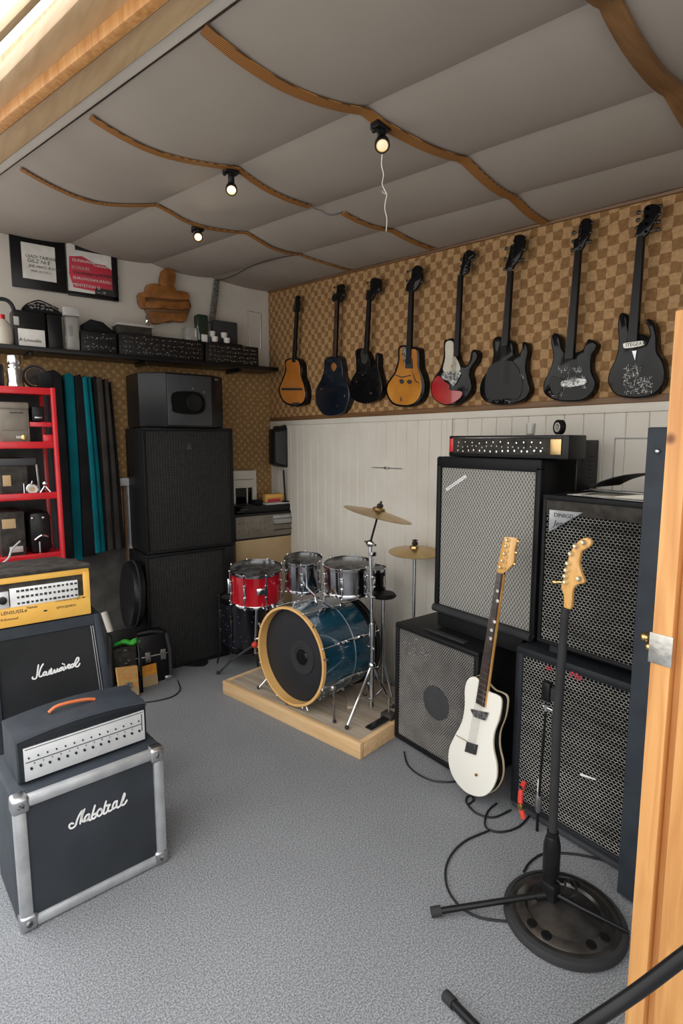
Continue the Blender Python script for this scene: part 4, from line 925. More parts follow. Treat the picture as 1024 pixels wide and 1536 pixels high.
MB().lathe([(r*.7, h*.56), (r*.75, h*.62), (r*.6, h*.68), (r*.75, h*.76), (r*.7, h*.95), (.001, h)], 28).build('lid', 'chrome', t_)
c = PY(47, 562, RY+.16); r = .055
t_ = thing('coiled_hose', 'black round coil standing beside the silver pot', 'hose', (c.x+.02, RY+.18, zt+.001))
Q = Matrix.Translation((0, 0, r+.012)) @ Matrix.Rotation(PI/2, 4, 'X')
MB().tube([Q @ Vector((r*math.cos(a), r*math.sin(a), 0)) for a in [2*PI*k/24 for k in range(24)]], .007, 8, closed=True).build('coil', 'rubber', t_); MB().lathe([(r*.8, 0), (r*.8, .01), (.001, .01)], 24, Q).build('disc', 'dusty_black', t_)
a, b2 = PY(52, 560, RY+.1), PY(78, 580, RY+.1); solo('black_pouch', MB().box((a.x+.02, RY+.1, zt+.001), (b2.x+.01, RY+.2, PY(70, 558, RY+.1).z), .02), 'black_cloth', 'black pouch on the right end of the red unit top', 'pouch')
a = PY(0, 560, RY+.1); solo('black_box', MB().box((.2, RY+.1, zt+.001), (PY(6, 560, RY+.1).x, RY+.22, PY(0, 545, RY+.1).z), .01), 'plastic_black', 'black box left of the silver pot on the red unit', 'box')

# ================================================================ amplifiers at the lower left
def stroke(pts, conv, w, mb, sub=5):
    Q = spline([Vector((*conv(p), 0)) for p in pts], sub); n = len(Q)
    L_, R_ = [], []
    for i, p in enumerate(Q):
        d = (Q[min(i+1, n-1)]-Q[max(i-1, 0)]); d = d.normalized() if d.length > 1e-9 else Vector((1, 0, 0))
        s_ = Vector((-d.y, d.x, 0))*w/2*(1 if 0 < i < n-1 else .55); L_.append(p+s_); R_.append(p-s_)
    for i in range(n-1):
        mb.add([Vector((q.x, YL, q.y)) for q in (L_[i], L_[i+1], R_[i+1], R_[i])]+[Vector((q.x, YL+.002, q.y)) for q in (L_[i], L_[i+1], R_[i+1], R_[i])], [[0, 1, 2, 3], [0, 4, 5, 1], [1, 5, 6, 2], [2, 6, 7, 3], [3, 7, 4, 0]])
    for e in (0, n-1):
        mb.lathe([(w*.42, 0), (w*.42, .0022), (.0003, .0023)], 10, Matrix.Translation((Q[e].x, YL+.002, Q[e].y)) @ Matrix.Rotation(PI/2, 4, 'X'))
# front cabinet with silver edges
y1 = 1.93; rz1 = math.radians(4.5)
pl, pr = PZ(33, 1404, 0.0), PZ(253, 1292, 0.0); rz1 = math.atan2(pr.y-pl.y, pr.x-pl.x); w1 = (Vector((pr.x, pr.y))-Vector((pl.x, pl.y))).length; c1 = (pl+pr)/2
nrm = Vector((math.sin(rz1), -math.cos(rz1), 0))
h1 = (PP(25, 1203, pl, nrm).z+PP(240, 1122, pr, nrm).z)/2
tG = cabinet('guitar_cabinet', 'black guitar cabinet with silver edges and white script, nearest the camera', 'guitar cabinet', (c1.x, c1.y, .003), rz1, w1, h1, .34, 'vinyl_navy', 'silver_trim', .042, 'cloth_blue_black', fr=.014, recess=.01)
for sx in (-1, 1):
    for z in (0, h1):
        q = MB(); zz0, zz1 = (-.002, .055) if z == 0 else (h1-.055, h1+.002)
        q.box((sx*w1/2-(.052 if sx > 0 else .002), -.004, zz0), (sx*w1/2+(.002 if sx > 0 else .052), .05, zz1), .012, seg=3); k = q.build('corner_guard', 'steel', tG)
        MB().lathe([(.011, 0), (.010, .003), (.001, .004)], 16, Matrix.Translation((sx*(w1/2-.024), -.004, (zz0+zz1)/2)) @ Matrix.Rotation(PI/2, 4, 'X')).build('screw', 'scratched', k)
inv = TM[tG.name].inverted(); YL = .006
def conv1(p): 
    q = inv @ PP(90+p[0]/9.31, 1180+p[1]/9.31, TM[tG.name] @ Vector((0, .006, 0)), nrm); return (q.x, q.z)
S1 = [[(188, 518), (160, 514), (130, 545), (140, 578), (172, 580), (215, 545), (240, 470), (275, 390), (318, 330)], [(318, 330), (300, 420), (282, 520)],
      [(345, 315), (312, 400), (305, 460), (325, 488), (360, 480), (400, 460)], [(412, 385), (375, 400), (345, 450), (355, 480), (395, 450), (415, 395), (405, 450), (420, 470), (445, 445)],
      [(490, 262), (470, 330), (445, 430), (470, 448), (505, 410), (500, 375), (470, 395)], [(560, 308), (528, 345), (520, 390), (545, 412), (585, 375), (585, 325), (560, 308), (600, 345)],
      [(645, 205), (622, 290), (608, 375), (640, 370), (670, 330)], [(630, 270), (665, 262), (700, 252)], [(700, 250), (672, 300), (680, 345), (715, 330), (745, 300)],
      [(800, 205), (765, 215), (735, 280), (750, 310), (790, 270)], [(800, 200), (790, 250), (805, 295), (850, 260)], [(845, 265), (875, 170), (898, 98), (905, 120), (880, 190), (858, 235), (870, 260), (905, 240), (935, 190)]]
lg = MB()
for s_ in S1: stroke(s_, conv1, .0060, lg)
lg.build('script_logo', 'white_mark', tG)
# head standing on it
hw, hd, hz = .43, .23, .0
pb = TM[tG.name]
zh = h1+.006
P0 = PP(30, 1180, (c1.x, c1.y+.05, 0), nrm); 
Mh = TM[tG.name] @ Matrix.Translation((-.005, .075, h1+.005)) @ Matrix.Rotation(.02, 4, 'Z')
tE = thing('amplifier_head', 'dark blue-black amplifier head with silver knob panel and orange handle', 'amplifier', M=Mh)
nrmh = Vector((Mh.col[1][0], Mh.col[1][1], 0)); o_h = Mh.translation; invh = Mh.inverted()
def hpt(px, py, dy=0.): return invh @ PP(px, py, Mh @ Vector((0, dy, 0)), nrmh)
bl, br, tl, tr = hpt(35, 1183), hpt(219, 1113), hpt(34, 1113), hpt(219, 1050)
xa, xb = bl.x-.012, br.x+.008; zt_l, zt_r = tl.z, tr.z; zt = (zt_l+zt_r)/2
arch = [(xa, .0)]+[(xa, zt-.012)]+[(xa+(xb-xa)*u, zt-.010+.026*math.sin(PI*(u*.8+.1))) for u in [i/12 for i in range(13)]]+[(xb, zt-.012), (xb, 0)]
MB().slab([Vector((x, .008, z+.0)) for x, z in arch], (0, .2, 0), .012, 3).build('case', 'vinyl_navy', tE)
MB().slab([Vector((x*.985, .0, z*.93+.004)) for x, z in arch], (0, .02, 0), .004, 2).build('front_frame', 'vinyl_navy_dark', tE)
MB().tube([Vector((x*.985, .001, z*.955+.004)) for x, z in arch[1:-1]], .0035, 6).build('piping', 'vinyl_navy', tE)
p1, p2, p3, p4 = hpt(36, 1179), hpt(216, 1110), hpt(216, 1066), hpt(36, 1121)
px0, px1 = (p1.x+p4.x)/2, (p2.x+p3.x)/2; pz0, pz1 = max(.008, (p1.z+p2.z)/2), (p3.z+p4.z)/2
MB().box((px0, -.005, pz0), (px1, .004, pz1), .001).build('control_panel', 'panel_silver', tE)
zm = (pz0+pz1)/2
MB().box((px0+.004, -.0062, zm+.006), (px1-.012, -.004, zm+.0085)).build('panel_line', 'ink', tE); MB().box((px0+.004, -.0062, pz1-.006), (px1-.004, -.004, pz1-.004)).build('panel_line', 'ink', tE)
MB().box((px1-.012, -.0062, zm-.02), (px1-.009, -.004, pz1-.012)).build('panel_line', 'ink', tE)
def small(par, n, x0, x1, z, rad, m, nm):
    f0 = None
    for i in range(n):
        if f0 is None: f0 = k = MB().lathe([(rad, 0), (rad*.9, rad*1.6), (.0002, rad*1.7)], 10, Matrix.Rotation(PI/2, 4, 'X')).build(nm, m, par)
        else: k = f0.copy(); scn.collection.objects.link(k); k.parent = par
        k.location = (x0+(x1-x0)*i/(n-1), -.005, z)
small(tE, 14, px0+.02, px1-.022, zm-.016, .0042, 'plastic_black', 'knob'); small(tE, 14, px0+.014, px1-.022, zm+.022, .0028, 'plastic_black', 'switch')
for i, ch in enumerate('bbb6oboo8ouoa'): lettering(ch, .010, UP(px0+.028+i*(px1-px0-.05)/13, -.0053, zm-.004), 'ink', tE, 'panel_writing')
lettering('Jf', .018, UP(px0+(px1-px0)*.56, -.0053, pz0+.006), 'paper_grey', tE, 'panel_writing', shear=.3)
ha, hb = hpt(70, 1060, .1), hpt(122, 1048, .1); zt0 = zt+.012
MB().tube(spline([*[tuple(hpt(*q_, .11)) for q_ in ((73, 1069), (82, 1061), (95, 1056), (112, 1052), (130, 1049), (142, 1049))]], 6), .006, 8).build('handle', 'orange_leather', tE)
hk = hpt(150, 1053, .11); MB().box(hk+Vector((-.02, -.012, -.006)), hk+Vector((.02, .012, .006)), .004).build('handle_clip', 'chrome', tE)
# slanted cabinet behind with script
y2 = 2.47
xL, xR = .165, PY(173, 1000, 2.47).x+.012; h2 = PY(150, 922, 2.53).z
w2 = xR-xL; sl = .075
t2 = thing('guitar_cabinet', 'dark guitar cabinet with slanted cloth front and white script, below the yellow amplifier', 'guitar cabinet', ((xL+xR)/2, y2, .003))
prof = [(0, 0), (0, h2*.45), (sl, h2), (.33, h2), (.33, 0)]
sd = MB()
def sidep(xa_, xb_, gr=0.): return MB().slab([Vector((xa_, y+gr, z)) for y, z in prof], (xb_-xa_, 0, 0), .008)
sidep(-w2/2, -w2/2+.035).build('side_panel', 'vinyl_navy', t2); sidep(w2/2-.035, w2/2).build('side_panel', 'vinyl_navy', t2)
MB().slab([Vector((-w2/2+.03, y, z)) for y, z in ((sl, h2-.045), (sl, h2), (.33, h2), (.33, h2-.045))], (w2-.06, 0, 0), .006).build('top_panel', 'vinyl_navy', t2)
MB().box((-w2/2+.03, 0, 0), (w2/2-.03, .33, .04), .004).build('bottom_panel', 'vinyl_navy', t2)
MB().box((-w2/2+.03, .30, .03), (w2/2-.03, .325, h2-.03)).build('back_panel', 'vinyl_navy_dark', t2)
def yf_(z): return .012 if z < h2*.45 else .012+sl*(z-h2*.45)/(h2*.55)
g = MB().slab([Vector((-w2/2+.03, y, z)) for y, z in ((.012, .035), (.012, h2*.45), (yf_(h2-.04), h2-.04), (yf_(h2-.04)+.015, h2-.04), (.03, h2*.45), (.03, .035))], (w2-.06, 0, 0), .001, 1); g.build('grille_cloth', 'cloth_dark', t2)
sid = MB()
for xx in (w2/2-.042, w2/2-.052): sid.tube([(xx, .010, .04), (xx, .010, h2*.45), (xx, yf_(h2-.05)-.002, h2-.05)], .0018, 6)
sid.build('piping', 'silver_trim', t2)
for ch in t2.children:
    for v_ in ch.data.vertices: v_.co.x -= .045*(v_.co.z/h2)**1.3*max(0., (v_.co.x+w2/2)/w2)**2
inv2 = TM[t2.name].inverted(); n2_ = Vector((0, 1, -sl/(h2*.55))); pt = TM[t2.name] @ Vector((0, .008, h2*.45))
def conv2(p):
    q = inv2 @ PP(40+p[0]/11.38, 970+p[1]/11.38, pt, n2_); return (q.x, q.z)
S2 = [[(105, 522), (98, 540), (125, 555), (165, 535), (182, 470), (190, 390), (203, 315)], [(283, 298), (245, 360), (222, 430), (212, 480), (222, 512), (255, 508), (285, 475)],
      [(335, 430), (300, 440), (280, 478), (300, 495), (330, 465), (340, 435), (342, 485), (365, 478)], [(375, 470), (385, 430), (405, 400), (400, 440), (385, 470), (415, 462)],
      [(420, 375), (425, 410), (420, 462), (450, 458)], [(452, 455), (478, 395), (482, 440), (505, 436), (530, 378), (532, 425), (560, 418)], [(600, 355), (565, 385), (565, 415), (595, 400), (622, 350), (625, 400), (645, 398)],
      [(612, 292), (618, 296)], [(640, 302), (646, 306)], [(655, 335), (662, 380), (685, 360), (700, 325)], [(700, 350), (735, 335), (730, 305), (705, 325), (712, 368), (750, 365)],
      [(800, 295), (765, 310), (755, 350), (785, 352), (812, 300)], [(805, 340), (835, 250), (862, 195), (888, 195), (885, 240), (850, 290), (835, 330), (862, 345), (890, 325), (908, 288)]]
lg = MB(); YL = 0
for s_ in S2: stroke(s_, conv2, .0056, lg)
lg.v = [Vector((v.x, v.y+yf_(v.z)-.003, v.z)) for v in lg.v]; lg.build('script_logo', 'white_mark', t2)
# yellow amplifier
zy = h2+.006; yy = 2.535
pA, pB = PY(133, 850, yy), PY(134, 908, yy); xr_ = pA.x; hz_ = pA.z-zy
t3 = thing('yellow_amplifier', 'yellow fronted amplifier with a dusty black top and white button panel', 'amplifier', ((.02+xr_)/2, yy, zy)); w3 = xr_-.02
MB().box((-w3/2, .006, 0), (w3/2, .25, hz_-.004), .006).build('case', 'dusty_black', t3)
MB().slab([Vector((x, y, hz_-.004)) for x, y in ((-w3/2-.004, -.006), (w3/2+.004, -.006), (w3/2+.003, .03), (w3/2-.08, .25), (-w3/2, .26))], (0, 0, .018), .006).build('top_cover', 'dusty_black', t3)
q = MB().box((-w3/2, 0, .004), (w3/2, .012, hz_*.42), .004).box((-w3/2, 0, hz_*.86), (w3/2, .012, hz_-.004), .003).box((w3/2-.026, -.0012, hz_*.38), (w3/2, .012, hz_*.9), .002); q.build('front_frame', 'yellow_panel', t3)
MB().box((-w3/2, .007, hz_*.4), (w3/2-.02, .012, hz_*.88)).build('window', 'dusty_black', t3)
inv3 = TM[t3.name].inverted(); a, b2 = inv3 @ PY(14, 885, yy), inv3 @ PY(116, 870, yy)
MB().box((a.x, -.002, hz_*.40), (b2.x, .009, hz_*.76), .001).build('button_panel', 'white_mark', t3)
MB().box((a.x-.07, -.004, hz_*.40), (a.x-.004, .009, hz_*.72), .003).build('dial_plate', 'panel_silver', t3)
MB().lathe([(.016, 0), (.014, .012), (.001, .014)], 20, Matrix.Translation((a.x-.026, -.004, hz_*.56)) @ Matrix.Rotation(PI/2, 4, 'X')).build('dial', 'plastic_black', t3)
f0 = None
for j in range(3):
    for i in range(14):
        if f0 is None: f0 = k = MB().box((-.0055, -.003, -.0042), (.0055, .002, .0042), .001).build('button', 'ink', t3)
        else: k = f0.copy(); scn.collection.objects.link(k); k.parent = t3
        k.location = (a.x+.028+(b2.x-a.x-.036)*i/13, -.002, hz_*(.46+.12*j)); k.scale = (R.uniform(.7, 1.1), 1, R.uniform(.8, 1.2))
for tx, sz, px, py in (('LENSUSSLe', .019, 1, 922), ('Nemei', .014, 40, 912), ('R·Ennnnouf', .013, 1, 931), ('TNTNNTE N gle ▬', .014, 82, 902), ('GPOOIJORIO', .013, 84, 912)):
    p = inv3 @ PY(px, py, yy); lettering(tx, sz, UP(p.x, -.0008, p.z-.004), 'ink', t3, 'front_writing')
p = inv3 @ PY(68, 916, yy); MB().ball((p.x, 0, p.z), .006, sc=(1.3, .4, .6)).build('lock', 'ink', t3)
# ================================================================ corner table gear behind the drums
ty = 3.88
a, b2 = PY(352, 840, ty), PY(447, 815, ty)
zt = PY(400, 807, ty).z
t_ = thing('cardboard_box', 'plain cardboard box under the tilted mixing desk in the corner', 'box', ((a.x+b2.x)/2, ty, 0)); w = b2.x-a.x-.02
MB().box((-w/2, .0, 0), (w/2, .235, zt), .004).build('body', 'cardboard', t_)
MB().box((-w/2, -.001, zt*.5), (w/2, .001, zt*.5+.003)).build('seam', 'paper_grey', t_)
p0, p1, p2, p3 = PY(350, 812, ty), PY(448, 803, ty), PY(452, 766, ty), PY(350, 786, ty)
t_ = thing('mixing_desk', 'grey mixing desk with button rows resting on the cardboard box', 'mixing desk', ((p0.x+p1.x)/2, ty, zt+.002)); w = p1.x-p0.x
zb = zt+.004; hgt = p2.z-p1.z
MB().box((-w/2, .0, 0), (w/2, .235, hgt), .006).build('case', 'plastic_black', t_)
MB().box((-w/2+.02, -.006, .012), (w/2-.035, .002, hgt-.02), .002).build('front_panel', 'tan_metal', t_)
MB().box((.05, -.009, hgt*.5), (w/2-.045, 0, hgt-.03), .001).build('button_panel', 'steel', t_)
MB().box((-w/2-.022, -.01, -.0), (-w/2-.002, .05, hgt+.01), .003).build('side_handle', 'paper_grey', t_)
f0 = None
for j in range(3):
    for i in range(12):
        if f0 is None: f0 = k = MB().box((-.004, -.003, -.005), (.004, .002, .005), .001).build('button', 'ink', t_)
        else: k = f0.copy(); scn.collection.objects.link(k); k.parent = t_
        k.location = (.06+i*(w/2-.115)/11, -.009, hgt*(.28+.22*j))
f0 = None
for j in range(2):
    for i in range(7):
        if f0 is None: f0 = k = MB().lathe([(.007, 0), (.005, .008), (.001, .008)], 10, Matrix.Rotation(PI/2, 4, 'X')).build('knob', 'scratched', t_)
        else: k = f0.copy(); scn.collection.objects.link(k); k.parent = t_
        k.location = (-w/2+.05+i*(w/2-.03)/7+R.uniform(-.006, .006), -.006, hgt*(.35+.3*j)+R.uniform(-.01, .01))
zd = zt+.002+hgt
dl, dr = PY(352, 780, ty).x, PY(450, 770, ty).x
z2 = PY(400, 766, ty).z
hb = max(.03, PY(420, 757, ty).z-zd)
t_ = thing('black_case', 'flat black case lying on the mixing desk, strewn with small items', 'case', ((dl+dr)/2+.02, ty, zd+.001)); w = dr-dl-.06
MB().box((-w/2+.02, .01, 0), (w/2, .25, hb), .008).build('body', 'plastic_black', t_); MB().box((-w/2+.02, .008, hb*.45), (w/2, .012, hb*.5)).build('seam', 'rubber', t_)
zc = zd+.001+hb
p = PY(365, 775, ty-.02)
solo('cable_bundle', MB().tube(spline([Vector((dl+.02+.03*math.cos(k*1.9)+.012*k, ty+.01+.03*math.sin(k*1.9), zd+.012+.004*k)) for k in range(7)], 5), .006, 6), 'cable', 'bundle of black cable at the left end of the mixing desk', 'cable')
a, b2 = PY(398, 742, ty+.1), PY(425, 764, ty+.1)
t_ = thing('orange_box', 'colourful orange printed box standing on the flat black case', 'box', ((a.x+b2.x)/2, ty+.1, zc+.001)); w = b2.x-a.x; h = a.z-zc
MB().box((-w/2, 0, 0), (w/2, .06, h), .003).build('body', 'orange_box', t_); MB().box((-w/2+.003, -.002, h*.62), (w/2-.003, .001, h*.92)).build('top_band', 'yellow_panel', t_); MB().box((-w/2+.02, -.002, h*.1), (w/2-.03, .001, h*.5)).build('print', 'ink_red', t_)
a = PY(392, 748, ty+.1); solo('dark_box', MB().box((PY(383, 760, ty+.1).x, ty+.1, zc+.001), ((b2.x+a.x)/2-.06-.03, ty+.16, a.z-.01), .005), 'black_cloth', 'small black box left of the orange printed box', 'box')
a, b2 = PY(402, 762, ty+.0), PY(450, 764, ty+.0); solo('magazine', MB().box((a.x, ty+.02, zc+.001), (b2.x-.02, ty+.09, zc+.014), .002), 'paper_grey', 'pale magazine lying on the flat black case', 'magazine')
# little white framed window piece beside the stack
p0, p1 = PY(352, 706, WY-.03), PY(383, 770, WY-.03)
xl, xr2, zb2, zt2_ = PY(345, 706, WY-.03).x, p1.x, PY(383, 800, WY-.03).z, p0.z
t_ = thing('white_cabinet', 'white framed cabinet with dark glass, between loudspeaker stack and corner', 'cabinet', ((xl+xr2)/2, WY-.06, 0)); w = xr2-xl
q = MB().box((-w/2, 0, zt2_-.14), (w/2, .055, zt2_), .004).box((w/2-.035, 0, 0), (w/2, .055, zt2_-.13), .004).box((-w/2, 0, 0), (-w/2+.03, .055, zt2_-.13), .004).box((-w/2, 0, 0), (w/2, .055, zb2+.02), .004); q.build('frame', 'white_paint', t_)
MB().box((-w/2+.02, .02, zb2), (w/2-.03, .03, zt2_-.13)).build('glass_pane', 'black_gloss', t_); MB().box((w/2-.085, .012, zb2), (w/2-.075, .02, zt2_-.13)).build('mullion', 'white_paint', t_)
MB().box((-w/2+.003, -.002, zt2_-.075), (w/2-.03, .001, zt2_-.071)).build('groove', 'ink', t_)
# small speaker on a thin stand
bp = Vector((PY(428, 762, ty+.04).x, ty+.04, zc+.001+.014))
t_ = thing('small_speaker', 'black speaker on a thin tilted pole in the corner before the white boards', 'loudspeaker', bp)
x0_ = PY(425, 705, ty+.04)
MB().tube([bp+Vector((0, 0, .006)), x0_], .008, 8).build('pole', 'plastic_black', t_, True); MB().lathe([(.035, 0), (.03, .006), (.008, .012), (.001, .012)], 20, Matrix.Translation(bp)).build('base', 'plastic_black', t_, True)
P = [PY(px, py, ty+.04) for px, py in ((411, 644), (432, 641), (440, 645), (439, 702), (418, 700), (411, 696))]; MB().slab(P, (0, .09, 0), .008).build('body', 'plastic_black', t_, True)
P = [PY(px, py, ty+.034) for px, py in ((413, 648), (430, 646), (430, 698), (414, 694))]; MB().slab(P, (0, .006, 0), .002).build('grille', 'plastic_grey', t_, True)
P = [PY(px, py, ty+.05) for px, py in ((413, 643), (416, 639), (422, 640), (428, 637), (434, 638), (435, 644))]; MB().slab(P, (0, .05, 0), .006).build('top_bracket', 'plastic_black', t_, True)

# ================================================================ drum riser
rf, rl = PZ(540, 1140, 0), PZ(334, 1040, 0); e1 = (rl-rf).normalized(); e2 = Vector((e1.y, -e1.x, 0)); e2 = e2 if e2.x > 0 else -e2
L1 = (rl-rf).length; RH = .085
rot = math.atan2(e2.y, e2.x); MR = Matrix.Translation(rf) @ Matrix.Rotation(rot, 4, 'Z')     # local x into the room, local y along the front edge
if (MR.to_3x3() @ Vector((0, 1, 0))).dot(e1) < 0: pass
t_ = thing('drum_riser', 'low plywood drum platform with a pale timber edge on the carpet', 'platform', M=MR)
D1 = .66
MB().box((0, 0, 0), (.03, L1, RH), .003).build('front_board', 'riser_edge', t_)
MB().box((.03, 0, 0), (D1, .03, RH), .003).build('side_board', 'riser_edge', t_); MB().box((.03, L1-.03, 0), (D1, L1, RH), .003).build('side_board', 'riser_edge', t_)
MB().box((.03, .03, RH-.02), (D1, L1-.03, RH-.001), .001).build('plywood_top', 'riser_top', t_)
RM = MR.copy(); Rm3 = MR.to_3x3()

def frame_z(axis, up=Vector((0, 0, 1))):
    z = Vector(axis).normalized(); x = up.cross(z); x = x.normalized() if x.length > 1e-5 else Vector((1, 0, 0)); y = z.cross(x)
    return Matrix((x, y, z)).transposed().to_4x4()
def drum(name, label, c, axis, r, L, shell, hoop, head, nl, lug_m='chrome', hoopw=.018, hoopd=.030, back_hoop=None, base=None, group=None, hole=None, head_in=0., cat='drum'):
    """c = centre of the front (top) head, axis points out of it"""
    base = base or (c-Vector((0, 0, r if abs(axis.z) < .5 else L)))
    Q = Matrix.Translation(c) @ frame_z(axis)
    t_ = thing(name, label, cat, base, 0, group)
    MB().lathe([(r*.985, -L+.012+head_in), (r*.985, -.004), (r*.986, -.004), (r*.986, -.014-head_in), (r*.95, -.016-head_in), (r*.95, -L+.012+head_in), (r*.985, -L+.012+head_in)], 56, Q, cap=False).build('shell', shell, t_, True)
    for k, z in enumerate((0, -L)):
        s_ = 1 if k == 0 else -1
        MB().lathe([(r*.98, z-s_*hoopd), (r*1.022, z-s_*hoopd), (r*1.03, z-s_*hoopd*.8), (r*1.03, z+s_*hoopw*.6), (r*(.978 if head_in else .995), z+s_*hoopw*.6), (r*(.974 if head_in else .988), z-s_*(.006+head_in))], 56, Q, cap=False).build('hoop', (back_hoop or hoop) if k else hoop, t_, True)
        MB().lathe([(r*.985, z-s_*(.004+head_in)), (r*.93, z+s_*(.0-head_in)), (.001, z+s_*(.001-head_in))], 56, Q).build('head', head, t_, True)
    first = None
    for i in range(nl):
        a = 2*PI*(i+.5)/nl
        if first is None:
            m_ = MB(); m_.tube([(r*1.055, 0, .004), (r*1.055, 0, -L*.28)], .0035, 6); m_.tube([(r*1.055, 0, -L-.004), (r*1.055, 0, -L*.72)], .0035, 6)
            m_.box((r*.98, -.009, -L*.36), (r*1.07, .009, -L*.26), .005).box((r*.98, -.009, -L*.74), (r*1.07, .009, -L*.64), .005); m_.box((r*1.0, -.008, -L*.66), (r*1.035, .008, -L*.34), .003)
            m_.ball((r*1.055, 0, .008), .007); m_.ball((r*1.055, 0, -L-.008), .007)
            first = k = m_.build('lug', lug_m, t_)
        else: k = first.copy(); scn.collection.objects.link(k); k.parent = t_
        k.matrix_local = TM[t_.name].inverted() @ Q @ Matrix.Rotation(a, 4, 'Z')
    return t_, Q
# bass drum
ax = (-e2).normalized(); ax = Vector((ax.x, ax.y+.04, .02)).normalized()
bn = ax
c0 = PX(436, 983, 1.62)
zt_, zb_ = PX(440, 905, 1.62).z, PX(450, 1060, 1.62).z; rB = .275
cB = Vector((c0.x, c0.y, RH+rB*1.05+.012))
tBd, Q = drum('bass_drum', 'dark blue bass drum with a pale wooden front hoop and black head', cB, ax, rB, .44, 'drum_blue', 'hoop_wood', 'drum_head', 8, hoopw=.024, hoopd=.006, back_hoop='vinyl_black', base=Vector((cB.x, cB.y, RH)), head_in=.034, cat='drum')
sd_ = Q.inverted().to_3x3() @ e1; Qp = Q @ Matrix.Translation((-sd_.x*.06, -sd_.y*.06, -.035))
MB().lathe([(.10, .003), (.097, .008), (.06, .006), (.058, .002), (.001, .0022)], 36, Qp).build('port_ring', 'rubber', tBd, True)
MB().lathe([(.045, .005), (.04, .012), (.001, .014)], 24, Qp).build('port_disc', 'black_gloss', tBd, True)
for k in range(10):
    a = 2*PI*k/10+.2; p = Q @ Vector((rB*1.05*math.cos(a), rB*1.05*math.sin(a), .01))
    MB().tube([p, p+(Q.to_3x3() @ Vector((math.cos(a), math.sin(a), .0)))*.022], .007, 8).build('claw_hook', 'chrome', tBd, True)
iv = Q.inverted().to_3x3()
dn = iv @ Vector((0, 0, -1)); side = iv @ Vector((e1.x, e1.y, 0)); 
for s_ in (-1, 1):
    hub = Q @ (Vector((0, 0, -.10))+(side*s_*.82+dn*.55)*rB)
    f_ = Vector((hub.x, hub.y, 0))+e1*s_*.09+Vector((ax.x, ax.y, 0))*.08; f_.z = RH+.004
    MB().tube([hub, f_], .007, 8).build('spur_leg', 'chrome', tBd, True); MB().ball(hub, .02).build('spur_bracket', 'chrome', tBd, True); MB().ball(f_+Vector((0, 0, .006)), .010).build('spur_foot', 'rubber', tBd, True)
MB().tube([Q @ (Vector((rB*.99*math.cos(a), rB*.99*math.sin(a), -.25))) for a in [2*PI*k/48 for k in range(48)]], .003, 6, closed=True).build('shell_seam', 'steel', tBd, True)
bk = Q @ Vector((0, 0, -.44))
# drum pedal behind / below the front hoop
p = Q @ (Vector((0, 0, .0))+dn*rB*1.0); 
# toms
def at_xy(px, py, x): return PX(px, py, x)
DRX = 1.86
def tom(label, px, ptop, half, hpx, x, shell, tilt, nl=6, name='tom_drum', group=None, cat='drum'):
    c = PX(px, ptop, x); f = c.x*math.sin(YAW)+c.y*math.cos(YAW); k = f/F_PX
    r = half*k; L = hpx*k
    return drum(name, label, c, Vector(tilt).normalized(), r, L, shell, 'chrome', 'head_clear', nl, hoopw=.010, hoopd=.012, group=group, cat=cat), c, r, L
mat('head_clear', (.018, .018, .018), .25, var=(.09, .09, .09), vs=22, spec=.4)
(tt, Qs), cs, rs, Ls = tom('bright red snare drum on a chrome tripod, left of the bass drum', 384, 852, 40, 50, 1.72, 'red_drum', (-.06, -.10, 1), 8, 'snare_drum')
nb = Matrix.Rotation(math.atan2(-cs.y, -cs.x)+.15, 4, 'Z')
k = MB().box((rs*.98, -.026, -Ls*.64), (rs*1.04, .026, -Ls*.44), .006, M=Matrix.Translation(cs) @ nb); k.build('badge', 'chrome', tt, True)
MB().box((rs*1.0, -.012, -Ls*.7), (rs*1.12, .012, -Ls*.25), .005, M=Matrix.Translation(cs) @ Matrix.Rotation(math.atan2(-cs.y, -cs.x)-1.35, 4, 'Z')).build('strainer', 'chrome', tt, True)
# its stand
base = Vector((cs.x, cs.y, 0)); bt = cs+Vector((0, 0, -Ls-.035)); 
ts = thing('snare_stand', 'folding chrome and black stand beneath the red snare drum', 'stand', Vector((cs.x, cs.y, 0)))
hub = Vector((cs.x-.02, cs.y, .26)); foot0 = PZ(327, 1010, .006)
# riser edge lies in front: two feet stand on the carpet, one on the riser
feet = [foot0, foot0+Vector((.36, .16, 0)), Vector((cs.x+.12, cs.y-.22, RH+.008))]
for f_ in feet:
    MB().tube([hub, f_.lerp(hub, .4)+Vector((0, 0, .02)), f_], .007, 8).build('leg', 'steel' if f_ is not foot0 else 'plastic_grey', ts, True)
    MB().ball(f_+Vector((0, 0, .005)), .013).build('foot', 'rubber', ts, True)
MB().tube([hub+Vector((0, 0, -.06)), bt], .010, 10).build('pole', 'chrome', ts, True); MB().ball(hub, .022).build('clamp', 'red_tag', ts, True); MB().tube([hub+Vector((0, 0, .04)), hub+Vector((.06, -.03, .05))], .007, 8).build('wing_bolt', 'chrome', ts, True)
for a in (.3, 2.4, 4.5): MB().tube([bt, cs+Vector((rs*1.07*math.cos(a), rs*1.07*math.sin(a), -Ls-.012))], .007, 8).build('basket_arm', 'chrome', ts, True)
